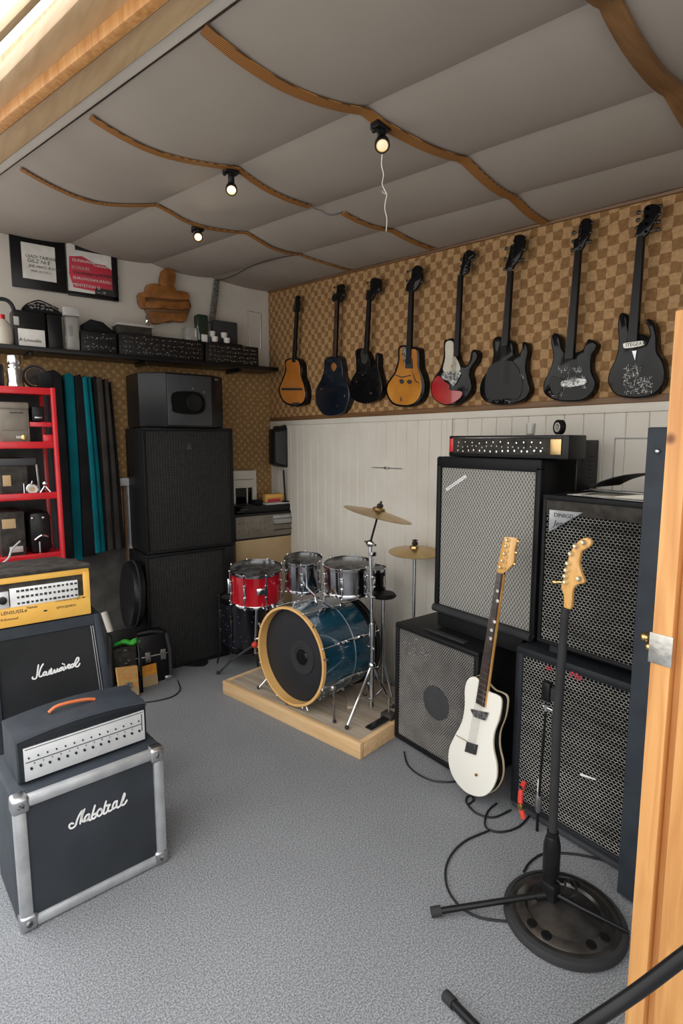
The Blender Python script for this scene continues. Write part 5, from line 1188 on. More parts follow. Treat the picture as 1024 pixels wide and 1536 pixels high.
# dark sparkling floor tom behind
fx = PX(368, 915, 1.95); fr = .15; fx = PX(366, 915, 1.80); fx.z = .50; fx.y = min(fx.y, 3.56)
tf, Qf = drum('floor_tom', 'black sparkling floor drum below and behind the red snare', fx, Vector((0, 0, 1)), .165, .36, 'drum_sparkle', 'black_gloss', 'head_clear', 6, 'peg_dark', base=Vector((fx.x, fx.y, 0)))
for a in (.5, 2.6, 4.7):
    c_, s_ = math.cos(a), math.sin(a); MB().tube([fx+Vector((.178*c_, .178*s_, -.1)), Vector((fx.x+.178*c_, fx.y+.178*s_, .11)), Vector((fx.x+.20*c_, fx.y+.20*s_, .006))], .006, 8).build('leg', 'peg_dark', tf, True)
(tt1, _), c1_, r1_, l1_ = tom('small chrome tom between the red snare and the wide chrome tom', 455, 838, 29, 46, 1.92, 'chrome_drum', (-.10, -.12, 1), 6, group=None)
(tt2, _), c2_, r2_, l2_ = tom('wide chrome tom above the bass drum', 522, 845, 37, 42, 1.95, 'chrome_drum', (-.08, -.06, 1), 6)
(tt3, _), c3_, r3_, l3_ = tom('dark chrome tom at the right, half behind the cymbal stand', 562, 852, 17, 36, 2.2, 'black_gloss', (-.05, -.05, 1), 6)
# tom holder on the bass drum
th = Q @ (Vector((0, 0, -.22))-dn*rB*.98)
for (c_, l_, lab) in ((c1_, l1_, 'tom holder arm under the small chrome tom'), (c2_, l2_, 'tom holder arm under the wide chrome tom')):
    b_ = c_+Vector((0, 0, -l_-.02)); q_ = Q @ (Vector((0, 0, -.20 if 'small' in lab else -.27))-dn*rB*1.0)
    solo('tom_holder', MB().tube([q_, q_+Vector((0, 0, .03)), Vector((b_.x, b_.y, max(q_.z+.03, b_.z)))], .010, 10), 'chrome', 'chrome '+lab, 'holder')
# seat
sc_ = PX(585, 886, 2.2)
t_ = thing('drum_throne', 'black cushioned drum seat, mostly hidden behind the cymbal stand', 'stool', (2.17, PX(575, 890, 2.17).y-.03, 0))
sz = PX(585, 893, 2.2).z
sz0 = RH
MB().lathe([(.03, sz-.015), (.07, sz-.01), (.078, sz+.0), (.065, sz+.015), (.001, sz+.018)], 32, Matrix.Translation((0, .03, 0))).build('seat', 'vinyl_black', t_); MB().cyl((0, .03, sz0), (0, .03, sz-.02), .012, 12).build('post', 'steel', t_)
for a in (.4, 2.5, 4.6): MB().tube([(0, .03, sz0+.2), (.10*math.cos(a), .03+.10*math.sin(a), sz0+.006)], .007, 8).build('leg', 'steel', t_)

# cymbal stands
def cymbal(name, label, c, r, nrm_, group=None):
    Qc = Matrix.Translation(c) @ frame_z(nrm_); t_ = thing(name, label, 'cymbal', c, 0, group)
    MB().lathe([(r, -.022), (r*.6, -.010), (r*.3, -.002), (r*.2, .002), (r*.17, .014), (r*.08, .022), (.006, .024), (.006, .022), (r*.08, .020), (r*.165, .012), (r*.2, -.001), (r*.6, -.0125), (r, -.0235)], 56, Qc, cap=False).build('plate', 'brass', t_, True)
    MB().lathe([(.016, .022), (.018, .028), (.014, .036), (.006, .038), (.006, .05), (.001, .052)], 14, Qc).build('felt_and_nut', 'brass' if group else 'dusty_black', t_, True)
    MB().tube([Qc @ Vector((-.016, 0, .045)), Qc @ Vector((.016, 0, .045))], .004, 6).build('wing_nut', 'plastic_black', t_, True)
    return t_, Qc
cc = PX(568, 766, 1.93); e_l, e_r = PX(517, 754, 1.93), PX(620, 780, 1.93); rc = 53*(cc.x*math.sin(YAW)+cc.y*math.cos(YAW))/F_PX; rgt = Vector((math.cos(YAW), -math.sin(YAW), 0))
n_ = Vector((0, (e_r-e_l).z*-1, -((e_r-e_l).y))); n_ = Vector((-.28, -.26, 1))
# tilt so the plate falls to the right (world -y) and shows its top slightly
sl_ = (e_l.z-e_r.z)/(e_l.y-e_r.y)
cy1, Qc1 = cymbal('cymbal', 'higher brass cymbal, tilted, on the chrome stand by the bass drum', cc, rc, (Vector((0, 0, 1))+rgt*.25+Vector((math.sin(YAW), math.cos(YAW), 0))*.0).normalized())
tcs = thing('cymbal_stand', 'shiny chrome cymbal stand on the platform before the white boards', 'cymbal stand', PZ(556, 1075, RH))
fb = PZ(557, 1068, RH); fb = Vector((fb.x, fb.y, RH)); 
joint = PP(555, 815, (fb.x, fb.y, 1), (math.sin(YAW), math.cos(YAW), 0))
MB().tube([fb+Vector((0, 0, .03)), Vector((fb.x, fb.y, .55))], .014, 12).build('lower_pole', 'chrome', tcs, True)
MB().tube([Vector((fb.x, fb.y, .55)), joint], .010, 12).build('upper_pole', 'chrome', tcs, True)
MB().cyl((fb.x, fb.y, .53), (fb.x, fb.y, .60), .020, 14).build('collar', 'chrome', tcs, True)
MB().ball(joint, .020, sc=(1, 1.4, 1)).build('tilter', 'chrome', tcs, True)
MB().tube([joint+Vector((0, .045, .004)), joint+Vector((0, -.045, -.004))], .006, 8).build('wing_bolt', 'chrome', tcs, True)
MB().tube([joint, cc+Vector((0, 0, -.006))], .0055, 8).build('cymbal_rod', 'plastic_black', tcs, True)
MB().box((fb.x-.018, fb.y-.018, joint.z-.07), (fb.x+.018, fb.y+.018, joint.z-.045), .006).build('joint_block', 'chrome', tcs, True)
hub = Vector((fb.x, fb.y, .36)); hub2 = Vector((fb.x, fb.y, .16))
fe = [PZ(520, 1092, RH+.006), PZ(592, 1062, RH+.006), Vector((fb.x+.10, fb.y+.18, RH+.006))]
fe[1] = Vector((min(fe[1].x, 2.1), fe[1].y+.02, RH+.006))
for f_ in fe:
    MB().tube([hub, f_], .008, 8).build('leg', 'chrome', tcs, True); MB().ball(f_+Vector((0, 0, .004)), .012).build('foot', 'rubber', tcs, True)
    m_ = hub.lerp(f_, .55); MB().tube([hub2, m_], .006, 8).build('brace', 'chrome', tcs, True)
MB().ball(hub, .022).build('leg_collar', 'chrome', tcs, True)
for zz_ in (.46, .75, .86): MB().tube([Vector((fb.x, fb.y, zz_))+Vector((-.0, -.03, 0)), Vector((fb.x, fb.y, zz_))+Vector((0, .045, 0))], .007, 8).build('clamp_bolt', 'chrome', tcs, True)
# second stand with hi-hat like pair
hx = 2.26; c2c = PX(622, 822, hx); r2c = (PX(579, 822, hx)-PX(660, 826, hx)).length/2
cy2, Qc2 = cymbal('cymbal', 'lower brass cymbal close to the white boards, behind the diamond cabinet\'s edge', c2c, 43*(c2c.x*math.sin(YAW)+c2c.y*math.cos(YAW))/F_PX*.93, Vector((-.05, -.05, 1)).normalized())
t_ = thing('cymbal_stand', 'plain grey straight stand carrying the lower brass cymbal', 'cymbal stand', (hx, c2c.y, RH+.0))
inr = MR.inverted() @ Vector((hx, c2c.y, 0)); z0_ = RH if (0 < inr.x < D1 and 0 < inr.y < L1) else 0
MB().tube([Vector((hx, c2c.y, z0_+.012)), c2c+Vector((0, 0, -.05))], .010, 12).build('pole', 'steel', t_, True); MB().tube([c2c+Vector((0, 0, -.05)), c2c+Vector((0, 0, .03))], .005, 8).build('rod', 'steel', t_, True)
MB().lathe([(.025, -.05), (.03, -.03), (.012, -.02), (.03, -.012), (.001, -.01)], 16, Matrix.Translation(c2c)).build('clutch', 'plastic_black', t_, True)
MB().lathe([(.07, 0), (.07, .006), (.02, .016), (.001, .018)], 20, Matrix.Translation((hx, c2c.y, z0_+.001))).build('base', 'plastic_grey', t_, True)
# pedal at the platform's right end
p = PZ(566, 1092, RH); t_ = thing('drum_pedal', 'black pedal lying on the right end of the platform', 'pedal', Vector((p.x, p.y, RH+.001)), rot)
MB().box((-.05, -.0, .004), (.14, .045, .012), .003).build('footboard', 'plastic_black', t_); MB().box((.10, -.015, 0), (.16, .06, .03), .006).build('frame', 'dusty_black', t_); MB().tube([(.13, .022, .03), (.13, .022, .12)], .006, 8).build('beater_rod', 'steel', t_)
a = PZ(520, 1050, RH+.003); solo('wood_offcut', MB().box((-.03, -.09, 0), (.03, .09, .02), .003, Matrix.Translation((fb.x-.02, fb.y+.02+.14, RH+.002)) @ Matrix.Rotation(-.6, 4, 'Z')), 'riser_top', 'short wooden offcut on the platform behind the stand legs', 'wood')

# ================================================================ guitars on the woven wall
GX = WX-.05
def guitar(label, off, fac, body, neck, head, mats, thick=.045, plane=GX, plane_n=(1, 0, 0), nfrets=0, extras=(), dirv=None, hang=True, nth=.018, name='electric_guitar', peg=None, bev=.007, npt=None):
    """outlines are read from the photograph and set into the guitar's own plane"""
    pn = Vector(plane_n).normalized(); p0 = npt or Vector((plane, 0, 0))
    def W_(q, d=0.): return PP(off[0]+q[0]/fac, off[1]+q[1]/fac, p0+pn*d, pn)
    B = spline([W_(q) for q in body], 5, True)
    lo = min(B, key=lambda v: v.z); base = Vector((lo.x, sum(v.y for v in B)/len(B), lo.z))
    t_ = thing(name, label, 'guitar', base, 0, 'guitars hung in a row on the woven wall' if hang else None)
    MB().slab(B, pn*thick, bev, 3).build('body', mats[0], t_, True)
    n0, n1 = W_(neck[0], -.010), W_(neck[1], -.010); w0, w1 = neck[2]/fac, neck[3]/fac
    k0 = (n0-O).length/F_PX*.98; up = (n1-n0).normalized(); sd = pn.cross(up).normalized()
    hw0, hw1 = max(.017, w0*k0*.58), max(.013, w1*k0*.58)
    out = [n0-sd*hw0, n0+sd*hw0, n1+sd*hw1, n1-sd*hw1]
    nk = MB().slab(out, pn*nth, .004); nk.build('neck', mats[1], t_, True)
    MB().slab([n0-sd*hw0*.93-pn*.003, n0+sd*hw0*.93-pn*.003, n1+sd*hw1*.93-pn*.003, n1-sd*hw1*.93-pn*.003], pn*.006, .001, 1).build('fretboard', mats[2], t_, True)
    H = spline([W_(q, -.012) for q in head], 4, True); MB().slab(H, pn*.016, .003).build('headstock', mats[3], t_, True)
    first = None
    np_ = peg or 5
    hc_ = sum(H, Vector())/len(H); hu = (max(H, key=lambda v: v.dot(up))-min(H, key=lambda v: v.dot(up))).dot(up); sw = max((v-hc_).dot(sd) for v in H)
    for i in range(np_):
        q = hc_+up*hu*(-.36+.72*i/(np_-1))
        for ps in ((1, -1) if i % 2 else (-1, 1))[:1 if np_ > 4 else 2]:
            m_ = MB(); m_.cyl(q-pn*.006, q+pn*.004, .005, 10); m_.tube([q+pn*.008, q+pn*.008+sd*ps*(sw*.85)], .0028, 6); m_.ball(q+pn*.008+sd*ps*(sw*.85+.003), .008, sc=(.6, 1.2, 1))
            m_.build('tuning_peg', 'gold' if hang is False else 'peg_dark', t_, True)
    MB().slab([n1-sd*hw1*1.15, n1+sd*hw1*1.15, n1+sd*hw1*1.15+up*.006, n1-sd*hw1*1.15+up*.006], pn*.012, .001, 1).build('nut', 'chrome', t_, True)
    if nfrets:
        for i in range(nfrets):
            u = 1-2**(-(i+1)/12.); u = u/(1-2**(-(nfrets)/12.))*.96; q = n1.lerp(n0, u)-pn*.004; hw = hw1+(hw0-hw1)*u
            MB().tube([q-sd*hw*.93, q+sd*hw*.93], .0020, 4).build('fret', 'chrome' if not hang else 'steel', t_, True)
    def shape(nm, pts, m_, d=.004, lift=.0, sm=True, bv=.0015):
        P = [W_(q, -lift-.001) for q in pts]; P = spline(P, 4, True) if sm else P
        return MB().slab([v-pn*0 for v in P], pn*d, min(bv, d*.4), 1).build(nm, m_, t_, True)
    for e in extras: shape(*e)
    # strings
    hole_end = None
    return t_, W_, pn, up, sd, (n0, n1, hw0, hw1)
blk = ('black_gloss', 'black_gloss', 'plastic_black', 'black_gloss')
A_ = (400, 300); FA = 3.413
def strings(g, bridge, fr=.7):
    t_, W_, pn, up, sd, (n0, n1, h0, h1) = g; b_ = W_(bridge, -.012)
    for i in range(6):
        o_ = (i-2.5)/2.5; MB().tube([n1-pn*.008+sd*h1*.75*o_, n0-pn*.008+sd*h0*.75*o_, b_+sd*h0*.85*o_], .0005, 4).build('string', 'peg_dark', t_, True)
g = guitar('orange-topped guitar with dark sides, farthest left on the wall', A_, FA, [(92, 822), (120, 808), (160, 812), (178, 850), (180, 900), (198, 950), (203, 1005), (190, 1045), (145, 1057), (90, 1042), (63, 1000), (60, 960), (78, 915), (92, 870)],
   ((136, 830), (150, 570), 22, 16), [(134, 572), (136, 540), (148, 495), (156, 488), (164, 497), (162, 545), (158, 572)], blk, thick=.055,
   extras=[('top_plate', [(98, 830), (122, 816), (155, 820), (168, 850), (172, 900), (188, 950), (194, 1000), (182, 1035), (145, 1046), (95, 1034), (72, 998), (68, 960), (86, 915), (100, 870)], 'orange_top', .004, .002), ('bridge', [(75, 962), (180, 962), (180, 974), (75, 974)], 'ink', .006, .005, False), ('tailpiece', [(130, 1038), (165, 1036), (160, 1048), (135, 1050)], 'ink', .005, .005)])
g = guitar('dark navy guitar with a small brown hole, second from left', A_, FA, [(295, 815), (330, 797), (372, 800), (385, 850), (392, 905), (415, 950), (420, 1015), (395, 1080), (340, 1105), (285, 1095), (250, 1040), (250, 970), (275, 920), (290, 870)],
   ((345, 805), (356, 515), 26, 20), [(336, 520), (334, 490), (352, 480), (360, 440), (376, 430), (391, 436), (389, 480), (375, 520)], ('navy_gloss', 'black_gloss', 'rosewood', 'black_gloss'), thick=.05,
   extras=[('sound_hole', [(328, 852), (342, 832), (357, 852), (342, 878)], 'brown_fig', .002, .0), ('knob', [(270, 968), (278, 962), (284, 970), (276, 976)], 'chrome', .006, .005), ('knob', [(350, 1055), (358, 1050), (364, 1056), (356, 1062)], 'chrome', .006, .005), ('knob', [(388, 1000), (394, 996), (398, 1004), (392, 1010)], 'chrome', .006, .005)])
g = guitar('smaller plain black guitar with a cutaway slot, third from left', A_, FA, [(452, 775), (480, 758), (505, 770), (522, 800), (532, 850), (546, 848), (556, 790), (568, 790), (570, 850), (585, 920), (588, 980), (560, 1025), (500, 1042), (445, 1025), (420, 980), (430, 920), (455, 870)],
   ((504, 790), (520, 510), 26, 18), [(507, 508), (510, 470), (526, 460), (531, 408), (558, 398), (580, 412), (576, 465), (552, 480), (532, 515)], blk, thick=.045,
   extras=[('neck_plate', [(482, 772), (515, 765), (512, 830), (486, 832)], 'dusty_black', .005, .002), ('knob', [(452, 930), (458, 925), (464, 931), (458, 937)], 'chrome', .006, .005), ('knob', [(524, 988), (530, 983), (536, 989), (530, 995)], 'chrome', .006, .005), ('knob', [(484, 896), (489, 892), (493, 896), (489, 901)], 'chrome', .006, .005)])
g = guitar('amber sunburst guitar with dark scribbles, fourth from left', A_, FA, [(672, 755), (700, 742), (740, 752), (776, 762), (782, 850), (800, 900), (806, 955), (795, 1010), (760, 1048), (700, 1060), (640, 1045), (608, 990), (612, 940), (650, 880), (668, 820)],
   ((722, 840), (736, 462), 30, 22), [(713, 465), (715, 430), (735, 402), (742, 360), (765, 334), (790, 348), (786, 410), (752, 465)], blk, thick=.055,
   extras=[('top_plate', [(680, 765), (700, 752), (738, 762), (766, 772), (770, 850), (785, 905), (790, 955), (780, 1005), (750, 1040), (700, 1050), (645, 1035), (618, 988), (622, 942), (660, 884), (678, 820)], 'amber_top', .004, .002),
    ('pickguard', [(690, 765), (715, 760), (725, 830), (705, 850)], 'scratched', .003, .006), ('pickup', [(706, 815), (742, 812), (745, 862), (708, 862)], 'ink', .008, .007, False), ('knob', [(676, 925), (688, 917), (700, 930), (688, 942)], 'ink', .006, .006), ('knob', [(715, 930), (728, 920), (740, 930), (728, 942)], 'ink', .006, .006),
    ('crack', [(650, 890), (690, 905), (735, 895), (735, 899), (690, 910), (650, 895)], 'ink', .002, .006, False), ('crack', [(740, 870), (760, 925), (785, 940), (758, 930)], 'ink', .002, .006, False), ('crack', [(682, 1010), (686, 1010), (690, 1030), (684, 1030)], 'ink', .002, .006, False)])
g = guitar('red guitar with a cream guard and black right half, fifth from left', (640, 370), 6.144, [(152, 875), (185, 852), (235, 850), (255, 960), (290, 1065), (338, 1102), (372, 1085), (392, 1040), (402, 985), (412, 955), (440, 948), (460, 985), (450, 1050), (410, 1110), (388, 1160), (402, 1230), (405, 1310), (368, 1385), (280, 1450), (200, 1465), (110, 1445), (45, 1380), (32, 1290), (60, 1210), (120, 1120), (150, 1000)],
   ((268, 1010), (303, 262), 44, 30), [(300, 250), (320, 150), (338, 70), (380, 28), (430, 50), (425, 85), (395, 115), (382, 200), (368, 240), (322, 262)], blk, thick=.05, peg=6,
   extras=[('pickguard', [(172, 885), (238, 875), (250, 980), (300, 1090), (290, 1150), (152, 1150), (168, 1020)], 'cream_guard', .003, .002), ('red_top', [(110, 1190), (160, 1240), (205, 1275), (210, 1320), (320, 1335), (300, 1400), (200, 1452), (110, 1432), (52, 1372), (42, 1290), (66, 1222)], 'red_gloss', .003, .002),
    ('pickup', [(150, 1160), (300, 1150), (300, 1200), (240, 1290), (200, 1240), (140, 1215)], 'scratched', .006, .005), ('knob', [(212, 1100), (222, 1090), (232, 1100), (222, 1112)], 'brass', .006, .006)])
strings(g, (235, 1230))
B_ = (690, 290); FB = 3.066
def specks(g, pts, n, m_='scratched'):
    t_, W_, pn, up, sd, _ = g; xs = [p[0] for p in pts]; ys = [p[1] for p in pts]; mm = MB()
    for i in range(n):
        q = W_((R.uniform(min(xs), max(xs)), R.uniform(min(ys), max(ys))), -.0015); l_ = R.uniform(.002, .008)
        d_ = (sd if R.random() < .5 else up)*l_; w_ = pn.cross(d_.normalized())*.0007
        mm.add([q-d_-w_, q+d_-w_, q+d_+w_, q-d_+w_], [[0, 1, 2, 3]])
    return mm.build('scratches', m_, t_, True)
g = guitar('scuffed black guitar with short round horns, third from the right', B_, FB, [(146, 690), (155, 665), (178, 658), (195, 685), (222, 672), (240, 690), (246, 735), (268, 738), (280, 715), (285, 684), (303, 690), (308, 730), (298, 790), (308, 850), (318, 900), (298, 945), (240, 968), (160, 972), (105, 950), (87, 905), (100, 850), (135, 800), (150, 740)],
   ((203, 700), (228, 358), 30, 20), [(206, 335), (220, 290), (232, 240), (245, 232), (250, 196), (290, 192), (294, 225), (270, 300), (246, 330), (232, 360), (213, 356)], blk, thick=.045, peg=6,
   extras=[('pickguard', [(130, 800), (235, 770), (285, 860), (270, 940), (220, 945), (120, 940)], 'plastic_black', .003, .002)])
specks(g, [(135, 800), (225, 850)], 60); specks(g, [(235, 830), (290, 860)], 25); specks(g, [(160, 940), (230, 965)], 18)
strings(g, (200, 880))
g = guitar('black guitar with two pointed horns and oval markings, second from the right', B_, FB, [(418, 655), (435, 642), (455, 660), (466, 708), (490, 735), (525, 732), (560, 718), (582, 675), (600, 672), (624, 690), (618, 722), (600, 752), (600, 810), (618, 860), (610, 910), (568, 950), (500, 958), (430, 950), (385, 920), (382, 870), (410, 810), (425, 750), (415, 690)],
   ((500, 760), (540, 262), 34, 22), [(520, 250), (522, 212), (540, 200), (545, 152), (565, 118), (600, 122), (590, 190), (575, 220), (556, 258), (530, 262)], blk, thick=.045, peg=6,
   extras=[('control_plate', [(412, 850), (440, 842), (478, 860), (475, 890), (440, 930), (415, 900)], 'plastic_black', .003, .002), ('bridge', [(470, 862), (570, 850), (572, 880), (475, 892)], 'scratched', .006, .005)])
specks(g, [(450, 800), (560, 825)], 40); specks(g, [(480, 840), (575, 895)], 50); specks(g, [(410, 845), (480, 935)], 25)
strings(g, (515, 870))
g = guitar('black double-horned bass guitar with a white oval plate, farthest right', B_, FB, [(722, 600), (730, 560), (745, 548), (764, 562), (770, 610), (785, 650), (830, 645), (868, 662), (865, 625), (852, 592), (862, 576), (884, 592), (898, 640), (903, 720), (930, 770), (938, 830), (925, 890), (878, 930), (800, 943), (720, 930), (682, 885), (680, 830), (715, 750), (725, 680)],
   ((790, 680), (828, 195), 36, 24), [(808, 190), (820, 140), (840, 120), (845, 66), (880, 48), (914, 56), (911, 90), (885, 140), (860, 185), (835, 202)], blk, thick=.05, peg=4, name='bass_guitar',
   extras=[('name_plate', [(748, 700), (756, 688), (832, 678), (843, 686), (838, 700), (760, 713)], 'white_gloss', .004, .003), ('truss_cover', [(788, 725), (812, 722), (803, 770)], 'steel', .003, .003, False)])
specks(g, [(750, 790), (830, 925)], 110); specks(g, [(830, 840), (880, 915)], 50)
t_, W_, pn, up, sd, _ = g
xa_, ya_ = sd, up
if sd.y > 0: xa_ = -sd
q = W_((760, 707), -.0045); xv = (W_((838, 697), -.0045)-q).normalized(); yv = (-pn).cross(xv); Ml = Matrix.Translation(TM[t_.name].inverted() @ q) @ Matrix((xv, yv, -pn)).transposed().to_4x4()
lettering('ITEGEAW', .020, Ml, 'ink', t_, 'plate_writing')

# ================================================================ white guitar leaning on the cabinets
tn = Vector((1, 0, -.085)).normalized(); tp = Vector((1.842, 1.55, 0))
wf = 3.572; wo = (650, 790)
# lift: the plane passes the floor point of the body
body = [(165, 880), (175, 832), (195, 808), (225, 806), (240, 840), (232, 900), (255, 930), (280, 895), (300, 892), (345, 902), (362, 945), (350, 1030), (322, 1110), (318, 1190), (336, 1280), (333, 1360), (298, 1425), (245, 1448), (170, 1422), (108, 1350), (80, 1270), (82, 1190), (112, 1120), (150, 1045), (165, 960)]
body = [(165, 880), (175, 832), (195, 808), (222, 806), (246, 830), (290, 880), (330, 898), (355, 915), (362, 950), (350, 1030), (322, 1110), (318, 1190), (336, 1280), (333, 1360), (298, 1425), (245, 1448), (170, 1422), (108, 1350), (80, 1270), (82, 1190), (112, 1120), (150, 1045), (165, 960)]
headp = [(338, 245), (352, 160), (372, 62), (380, 55), (440, 60), (444, 80), (432, 130), (428, 190), (398, 228), (372, 248)]
g = guitar('glossy white guitar with a maple headstock leaning on the black cabinets', wo, wf, body, ((250, 955), (356, 250), 50, 32), headp, ('white_gloss', 'maple', 'rosewood', 'maple'), thick=.010, plane_n=tn, npt=tp, nfrets=16, hang=False, nth=.02, peg=6, bev=.003,
   extras=[('pickup', [(196, 978), (292, 998), (275, 1040), (215, 1020)], 'scratched', .010, .008, False), ('bridge', [(175, 1155), (232, 1172), (222, 1224), (165, 1205)], 'ink', .010, .008, False), ('tremolo_arm', [(120, 1116), (180, 1150), (180, 1154), (120, 1120)], 'brass', .003, .008, False), ('tone_knob', [(218, 1330), (226, 1322), (234, 1330), (226, 1339)], 'brass', .008, .007)])
t_, W_, pn, up, sd, _ = g
Bb = spline([W_(q) for q in body], 5, True); c_ = sum(Bb, Vector())/len(Bb)
MB().slab([v+(c_-v)*.012+pn*.010 for v in Bb], pn*.004, .001, 1).build('binding', 'binding', t_, True)
MB().slab([v+(c_-v)*.012+pn*.014 for v in Bb], pn*.030, .001, 1).build('side_band', 'black_gloss', t_, True)
MB().slab([v+pn*.044 for v in Bb], pn*.014, .004, 2).build('back_plate', 'binding', t_, True)
for i in range(6):
    n0, n1, h0, h1 = _; o_ = (i-2.5)/2.5; b_ = W_((200, 1180), -.018)
    MB().tube([n1-pn*.009+sd*h1*.7*o_, n0-pn*.010+sd*h0*.75*o_, b_+sd*h0*.75*o_], .0007, 4).build('string', 'steel', t_, True)
for k, q in enumerate([(342, 345), (342, 398), (326, 510), (310, 555), (306, 600)]):
    p = W_(q, -.0148); MB().lathe([(.0075, 0), (.001, .0012)], 8, Matrix.Translation(p) @ (-pn).to_track_quat('Z', 'Y').to_matrix().to_4x4()).build('inlay', 'white_gloss', t_, True)
for q in ((398, 72), (392, 105), (384, 145), (372, 182), (362, 216)):
    p = W_(q, -.013); MB().lathe([(.009, 0), (.008, .006), (.005, .012), (.001, .013)], 12, Matrix.Translation(p) @ (-pn).to_track_quat('Z', 'Y').to_matrix().to_4x4()).build('string_post', 'gold_pale', t_, True)

# ================================================================ round base stand with a guitar headstock on its pole
bc = Vector((1.625, .925, 0)); rb_ = .195
ph = Vector((1.615, .975, 0))
t_ = thing('headstock_stand', 'black pole stand on a round weighted base, topped by a golden guitar headstock', 'stand', bc)
MB().lathe([(rb_*.97, 0), (rb_, .006), (rb_, .022), (rb_*.97, .030), (rb_*.90, .033)], 64, Matrix.Translation(bc+Vector((0, 0, .001))), cap=False).build('base_rim', 'rubber', t_, True)
mat('base_metal', (.055, .05, .046), .28, .75, var=(.12, .11, .10), vs=14)
MB().lathe([(rb_*.92, .030), (rb_*.86, .034), (rb_*.80, .030), (rb_*.72, .040), (rb_*.64, .042), (rb_*.60, .034), (rb_*.45, .046), (rb_*.2, .058), (.001, .060)], 64, Matrix.Translation(bc)).build('base_plate', 'base_metal', t_, True)
for a in (0.3, .62, .95, 2.9, 3.3, 4.3, 4.75):
    MB().lathe([(.017, 0), (.015, .004), (.001, .0035)], 16, Matrix.Translation(bc+Vector((rb_*.70*math.cos(a), rb_*.70*math.sin(a), .040)))).build('base_recess', 'cabinet_inside', t_, True)
topz_ = PX(848, 912, ph.x)
MB().tube([ph+Vector((0, 0, .05)), ph+Vector((0, 0, .30))], .019, 16).build('lower_sleeve', 'plastic_black', t_, True)
MB().tube([ph+Vector((0, 0, .28)), ph+Vector((-.003, .004, .68)), topz_], [.014, .0155, .0125], 16).build('pole', 'rubber', t_, True)
MB().lathe([(.024, .14), (.028, .16), (.028, .25), (.022, .28), (.016, .285)], 20, Matrix.Translation(ph)).build('clutch', 'plastic_black', t_, True)
MB().box((-.022, -.03, .05), (.022, .03, .12), .012, Matrix.Translation(ph)).build('leg_hub', 'plastic_black', t_, True)
lf = PZ(655, 1367, .018); MB().tube([ph+Vector((0, 0, .07)), lf], .0105, 12).build('leg', 'plastic_black', t_, True)
d_ = (lf-(ph+Vector((0, 0, .07)))).normalized(); MB().tube([lf-d_*.015, lf+d_*.02], .0165, 14).build('rubber_foot', 'rubber', t_, True)
MB().tube([ph+Vector((0, 0, .07)), ph+Vector((0, 0, .07))+d_*.05], .0145, 14).build('leg_sleeve', 'plastic_black', t_, True)
MB().tube([ph+Vector((0, 0, .08)), ph+Vector((.03, -.10, .07)), Vector((1.70, .745, .05))], [.010, .008, .005], 10).build('leg', 'plastic_black', t_, True)
cl = spline([ph+Vector((.02, -.01, .13)), ph+Vector((.05, -.05, .13)), ph+Vector((.06, -.06, .08)), ph+Vector((.03, -.04, .065)), ph+Vector((.06, -.02, .10))], 5); MB().tube(cl, .004, 6).build('cable_loop', 'cable', t_, True)
# headstock
hp = Vector((ph.x, 0, 0)); hn = Vector((1, .0, 0))
zf = 3.572
def HW(q, d=0.): return PP(650+q[0]/zf, 790+q[1]/zf, hp+hn*d, hn)
H = [(697, 440), (694, 370), (680, 325), (690, 290), (712, 200), (724, 150), (745, 110), (775, 75), (810, 60), (838, 72), (840, 100), (815, 120), (790, 135), (782, 165), (778, 200), (790, 250), (806, 300), (770, 312), (748, 330), (740, 365), (734, 440)]
MB().slab(spline([HW(q) for q in H], 4, True), hn*.018, .005, 3).build('headstock', 'maple', t_, True)
for q in ((805, 84), (763, 104), (738, 144), (722, 196), (714, 232), (708, 264), (708, 296), (780, 278)):
    p = HW(q, -.001); MB().lathe([(.009, 0), (.0085, .005), (.005, .012), (.001, .013)], 14, Matrix.Translation(p) @ (-hn).to_track_quat('Z', 'Y').to_matrix().to_4x4()).build('string_post', 'gold_pale', t_, True)
MB().tube([HW((690, 298), .008), HW((652, 296), .008)], .004, 8).ball(HW((650, 296), .008), .009, sc=(1, 1.3, .8)).build('tuning_peg', 'gold', t_, True)

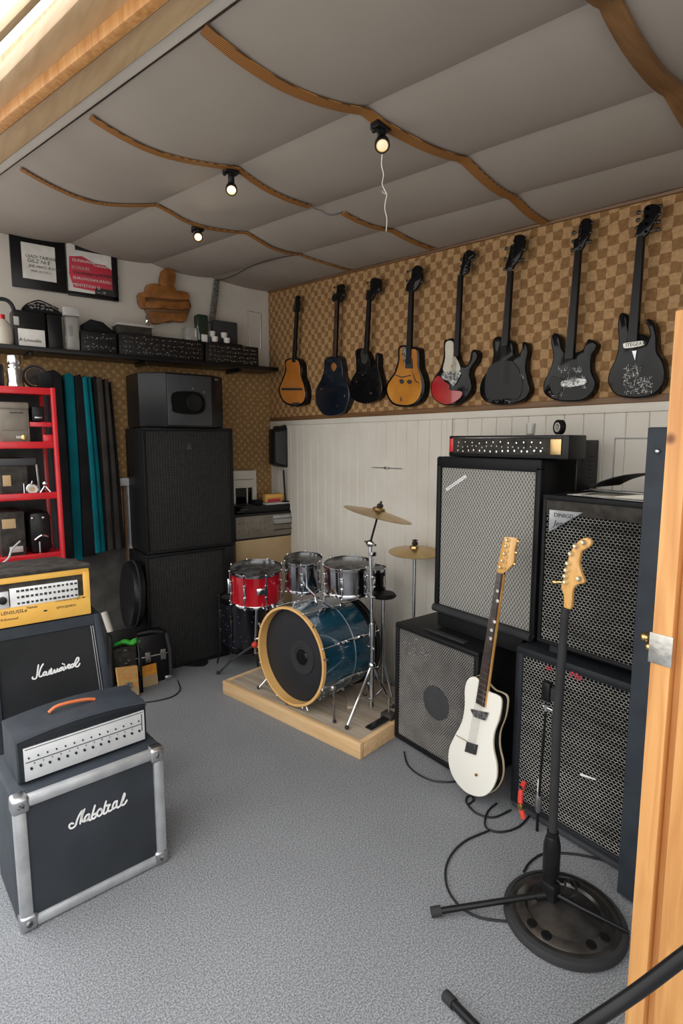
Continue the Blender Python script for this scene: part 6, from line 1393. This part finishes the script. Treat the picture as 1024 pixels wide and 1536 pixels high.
# ================================================================ cables on the carpet
def fcable(label, pts, r=.0042, z=None, cat='cable', m='cable'):
    P = [PZ(p[0], p[1], (p[2] if len(p) > 2 else r+.001)) for p in pts]
    return solo('floor_cable', MB().tube(spline(P, 7), r, 8), m, label, cat)
fcable('black cable looping out from under the bass combo', [(606, 1128), (610, 1145), (622, 1158), (645, 1170), (668, 1173), (685, 1172)])
fcable('black cable making a wide loop left of the round stand base', [(795, 1222), (778, 1240), (750, 1248), (728, 1240), (731, 1218), (745, 1205)])
fcable('long black cable curving across the carpet to the round stand base', [(733, 1246), (700, 1260), (678, 1280), (668, 1305), (672, 1335), (690, 1360), (715, 1375), (740, 1380), (765, 1382)])
fcable('black cable coiled below the white guitar', [(766, 1215), (740, 1226), (715, 1220), (700, 1205), (700, 1196), (706, 1194), (710, 1200), (703, 1206)])
fcable('black cable emerging behind the round stand base towards the mesh cabinet', [(785, 1308), (795, 1293), (818, 1280), (860, 1281), (900, 1289), (935, 1300)])
# ================================================================ folded stand in the foreground
hub = PZ(782, 1610, .05)
t_ = thing('tripod_stand', 'black tripod stand cut off by the bottom right of the picture', 'stand', Vector((hub.x, hub.y, 0)))
lf = PZ(672, 1497, .013); MB().tube([hub, lf], .013, 12).build('leg', 'plastic_black', t_, True); d_ = (lf-hub).normalized(); MB().tube([lf-d_*.025, lf+d_*.012], .016, 14).build('rubber_foot', 'rubber', t_, True)
fwd = Vector((math.sin(YAW), math.cos(YAW), 0)); q0, q1 = PP(875, 1540, fwd*1.0, fwd), PP(1035, 1427, fwd*.95, fwd)
MB().tube(spline([hub, q0.lerp(q1, -.25), q0.lerp(q1, .5)+Vector((0, 0, -.006)), q1, q1+(q1-q0)*.7], 6), .0135, 12).build('pole', 'plastic_black', t_, True)
for f_ in (hub+Vector((-.22, -.10, 0)), hub+Vector((.12, -.25, 0))):
    f_.z = .012; MB().tube([hub, f_], .0095, 12).build('leg', 'plastic_black', t_, True); MB().tube([f_.lerp(hub, .08), f_], .0115, 12).build('rubber_foot', 'rubber', t_, True)
MB().ball(hub, .026).build('hub', 'plastic_black', t_, True)
